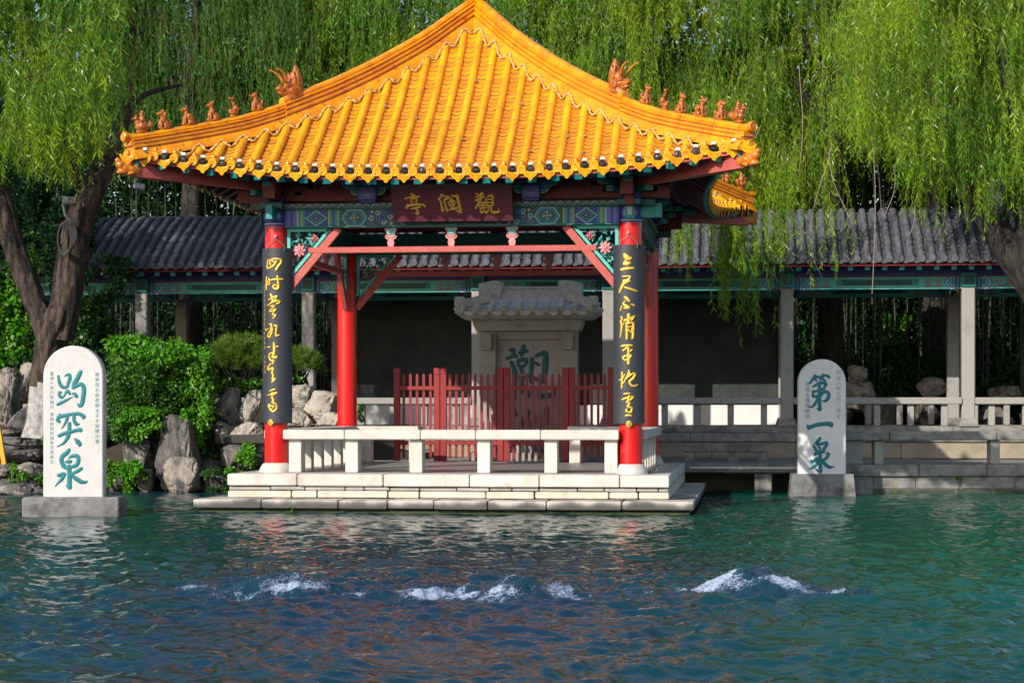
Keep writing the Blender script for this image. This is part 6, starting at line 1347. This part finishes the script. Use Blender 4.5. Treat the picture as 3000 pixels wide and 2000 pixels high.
NL += willow_crown(wr, cl, W_LEAFY, .112, .015, .031, 14, 22); 
NL += willow_crown(wr, cl2, W_LEAFY, .105, .015, .026, 7, 23, name='trailing_strands')
# bare hanging withes
mb = MB()
for x0, x1, y0, y1 in ((1905, 1862, 330, 540), (1862, 1885, 540, 640), (2003, 2006, 180, 675), (1752, 1700, 290, 350), (1900, 1945, 350, 500), (2060, 2035, 380, 500), (2115, 2085, 440, 540), (2210, 2190, 250, 400), (1840, 1835, 150, 440), (1700, 1660, 320, 480)):
    pts = [at(x0+(x1-x0)*t_+6*math.sin(t_*5+x0), y0+(y1-y0)*t_, 5.2) for t_ in np.linspace(0, 1, 9)]; mb.tube(pts, .0055, 5)
mb.build('bare_withes', mat('bare_withe', (.36, .26, .19), (.28, .2, .15), 5, .7), wr)
# willows behind the corridor
def back_willow(xb, Yb, xr, env, Yr_, n_, m, label, seed, bark=BARKD, limbs=(), ytop=-330, ln=(.4, 1.35), st=14):
    p = at(xb, 700, Yb); t_ = thing('willow_tree', (p[0], Yb, .38), label, 'tree', 'weeping willows'); z = lambda x, y: at(x, y, Yb)
    base = np.array([p[0], Yb, .3]); paths = [([base, z(xb, 500), z(xb+8, 330), z(xb-6, 200), z(xb+12, 40), z(xb, -120)], [.26, .2, .17, .14, .1, .06])]
    for (a, b_, c, d) in limbs: paths.append(([z(a, b_), z((a+c)/2, (b_+d)/2-12), z(c, d)], [.07, .05, .025]))
    trunk_mesh(paths, bark, t_, seed=seed, n=20, rings=30)
    global NL; NL += willow_crown(t_, px_clusters(n_, xr, env, Yr_, ytop=ytop, ln=ln, seed=seed, spd=.2), m, .11, .015, .034, st, seed+1)
back_willow(1908, 9.9, (1380, 2060), ip([1380, 1500, 1600, 1740, 1850, 1950, 2060], [300, 380, 500, 520, 430, 330, 400]), (9.0, 11.2), 450, W_LEAFY, 'weeping willow directly behind the right half of the pavilion roof, bright yellow green', 31, limbs=((1905, 300, 1740, 90), (1908, 280, 2010, 60), (1902, 180, 1800, 30)))
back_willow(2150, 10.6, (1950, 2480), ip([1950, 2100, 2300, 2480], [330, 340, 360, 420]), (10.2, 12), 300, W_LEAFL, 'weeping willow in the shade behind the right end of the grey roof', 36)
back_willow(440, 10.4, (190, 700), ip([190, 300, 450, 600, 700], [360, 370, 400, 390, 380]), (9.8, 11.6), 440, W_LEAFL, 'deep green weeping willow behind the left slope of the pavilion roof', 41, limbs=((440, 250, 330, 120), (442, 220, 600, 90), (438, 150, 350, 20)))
back_willow(780, 11.0, (640, 1480), ip([640, 800, 1000, 1120, 1480], [330, 330, 300, 260, 300]), (10.2, 12), 560, W_LEAF, 'weeping willow showing left of the pavilion roof top', 46, limbs=((780, 150, 680, 60), (782, 120, 900, 20)))
print('willow leaves', NL)
# dense trees further back
for i, (xa, xb, yb, Y, n_) in enumerate(((-160, 360, 560, 14.5, 34000), (300, 820, 560, 15.0, 34000), (760, 1300, 420, 15.5, 32000), (1250, 1800, 480, 15.2, 34000), (1720, 2160, 540, 14.6, 32000), (2080, 2560, 560, 14.9, 32000))):
    lab = ('dark leafy tree filling the gap behind the forked willow', 'dark leafy tree behind the left half of the grey roof', 'dark leafy tree behind the top of the pavilion roof', 'dark leafy tree behind the right slope of the pavilion roof', 'dark leafy tree over the middle of the right grey roof', 'dark leafy tree behind the leaning willow at the right edge')[i]
    c = at((xa+xb)/2, yb, Y); t_ = thing('broadleaf_tree', (c[0], Y, .38), lab, 'tree', 'dense trees behind the corridor')
    w = (xb-xa)/ppm(Y)/2; z0 = .9; z1 = at(0, -420, Y)[2]; cls = np.stack([rng.uniform(-w, w, 110), rng.uniform(-.9, .9, 110), rng.uniform(z0, z1, 110)], 1)
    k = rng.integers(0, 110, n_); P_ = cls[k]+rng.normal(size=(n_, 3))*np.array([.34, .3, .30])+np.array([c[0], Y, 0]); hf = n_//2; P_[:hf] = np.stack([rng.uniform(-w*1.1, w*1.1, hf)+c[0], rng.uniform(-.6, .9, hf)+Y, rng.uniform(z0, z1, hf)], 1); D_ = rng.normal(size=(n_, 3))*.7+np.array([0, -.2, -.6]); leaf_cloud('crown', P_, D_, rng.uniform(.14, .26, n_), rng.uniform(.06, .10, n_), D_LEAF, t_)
    mb = MB(); b_ = np.array([c[0], Y, .3]); mb.tube([b_, b_+np.array([.05, 0, 2.5]), b_+np.array([-.1, 0, 5.2]), b_+np.array([0, 0, 8])], [.24, .2, .14, .05], 10)
    for j in range(10): e = cls[j]+np.array([c[0], Y, 0]); mb.tube([b_+np.array([0, 0, max(1.5, e[2]-2)]), e], [.07, .015], 6)
    mb.build('trunk', BARKD, t_, smooth=True)

# ------------------------------------------------------------------ small things on the left and right trees
def cage_lamp(x, y, Y, r, h_, label):
    c = at(x, y, Y); t_ = thing('tree_lamp', tuple(c), label, 'lamp', 'lamps caged in wire on the willow trunks'); mb = MB()
    mb.lathe((c[0], c[1], c[2]), [(r*.4, -h_), (r*.85, -h_*.6), (r, 0), (r*.8, h_*.6), (r*.5, h_)], 16); mb.build('housing', LAMPG, t_, smooth=True); mb = MB()
    for k in range(16):
        a = rng.uniform(0, 6.28, 3); pts = []
        for s_ in np.linspace(-1, 1, 9): rr_ = r*1.1*math.sqrt(max(.05, 1-.75*s_*s_)); an = a[0]+s_*2.2*(1 if k % 2 else -1); pts.append(c+np.array([rr_*math.cos(an), rr_*math.sin(an), s_*h_*1.02]))
        mb.tube(pts, .004, 4)
    mb.build('wire_cage', LAMPG, t_)
cage_lamp(258, 326, 2.7, .115, .13, 'round grey lamp wrapped in wire high on the forked willow')
cage_lamp(2288, 452, 4.7, .13, .24, 'tall grey lamp wrapped in wire on the right willow trunk')
c = at(160, 462, 2.55); t_ = thing('tree_speaker', tuple(c), 'small grey box strapped to the limb of the forked willow', 'box'); mb = MB(); mb.box(c, (.2, .14, .12), 0, rz=.3, bev=.02); mb.build('housing', LAMPG, t_); mb = MB(); mb.tube([c+np.array([-.1, 0, -.04]), c+np.array([-.06, -.02, -.2]), c+np.array([.02, 0, -.3])], .02, 6); mb.build('cable', LAMPG, t_)
c = at(150, 552, 2.66); mb = MB()
for k in range(4):
    pts = [c+np.array([(.10+.01*k)*math.cos(a)+.01*k, -.03+.02*math.sin(a*2)+.012*k, .22*math.sin(a)+(.02*k)]) for a in np.linspace(0, 2*PI, 22)]; mb.tube(pts, .016, 6, caps=False)
tag(mb.build('coiled_hose', WOODD, smooth=True), 'coil of brown hose hung on the limb of the forked willow', 'hose')
c0, c1 = at(-6, 965, 1.0), at(10, 1066, 1.0); t_ = thing('yellow_trestle', (c1[0], 1.0, c1[2]), 'yellow painted trestle leg at the left edge of the picture', 'trestle'); mb = MB(); mb.beam(c0, c1, .06, .05, 0, up=(0, 1, 0)); mb.build('leg', YELLOW, t_); mb = MB(); mb.beam(c0+np.array([-.9, 0, -.02]), c0+np.array([.03, 0, -.02]), .05, .07, 0); mb.beam(c0+np.array([-.85, 0, 0]), c1+np.array([-1.0, .1, 0]), .06, .05, 0, up=(0, 1, 0)); mb.build('crossbar', YELLOW, t_)
ca, cb = at(4, 1018, 1.0), at(130, 1015, 2.4); mb = MB()
for k in range(40):
    t_ = (k+.5)/40; p = ca*(1-t_)+cb*t_+np.array([0, 0, -.10*4*t_*(1-t_)*.5]); d = (cb-ca)/40*.62; mb.tube([p-d, p+np.array([0, 0, .012 if k % 2 else 0]), p+d], .010, 5)
tag(mb.build('chain', WOODD), 'rusty chain from the yellow trestle to the forked willow', 'chain')
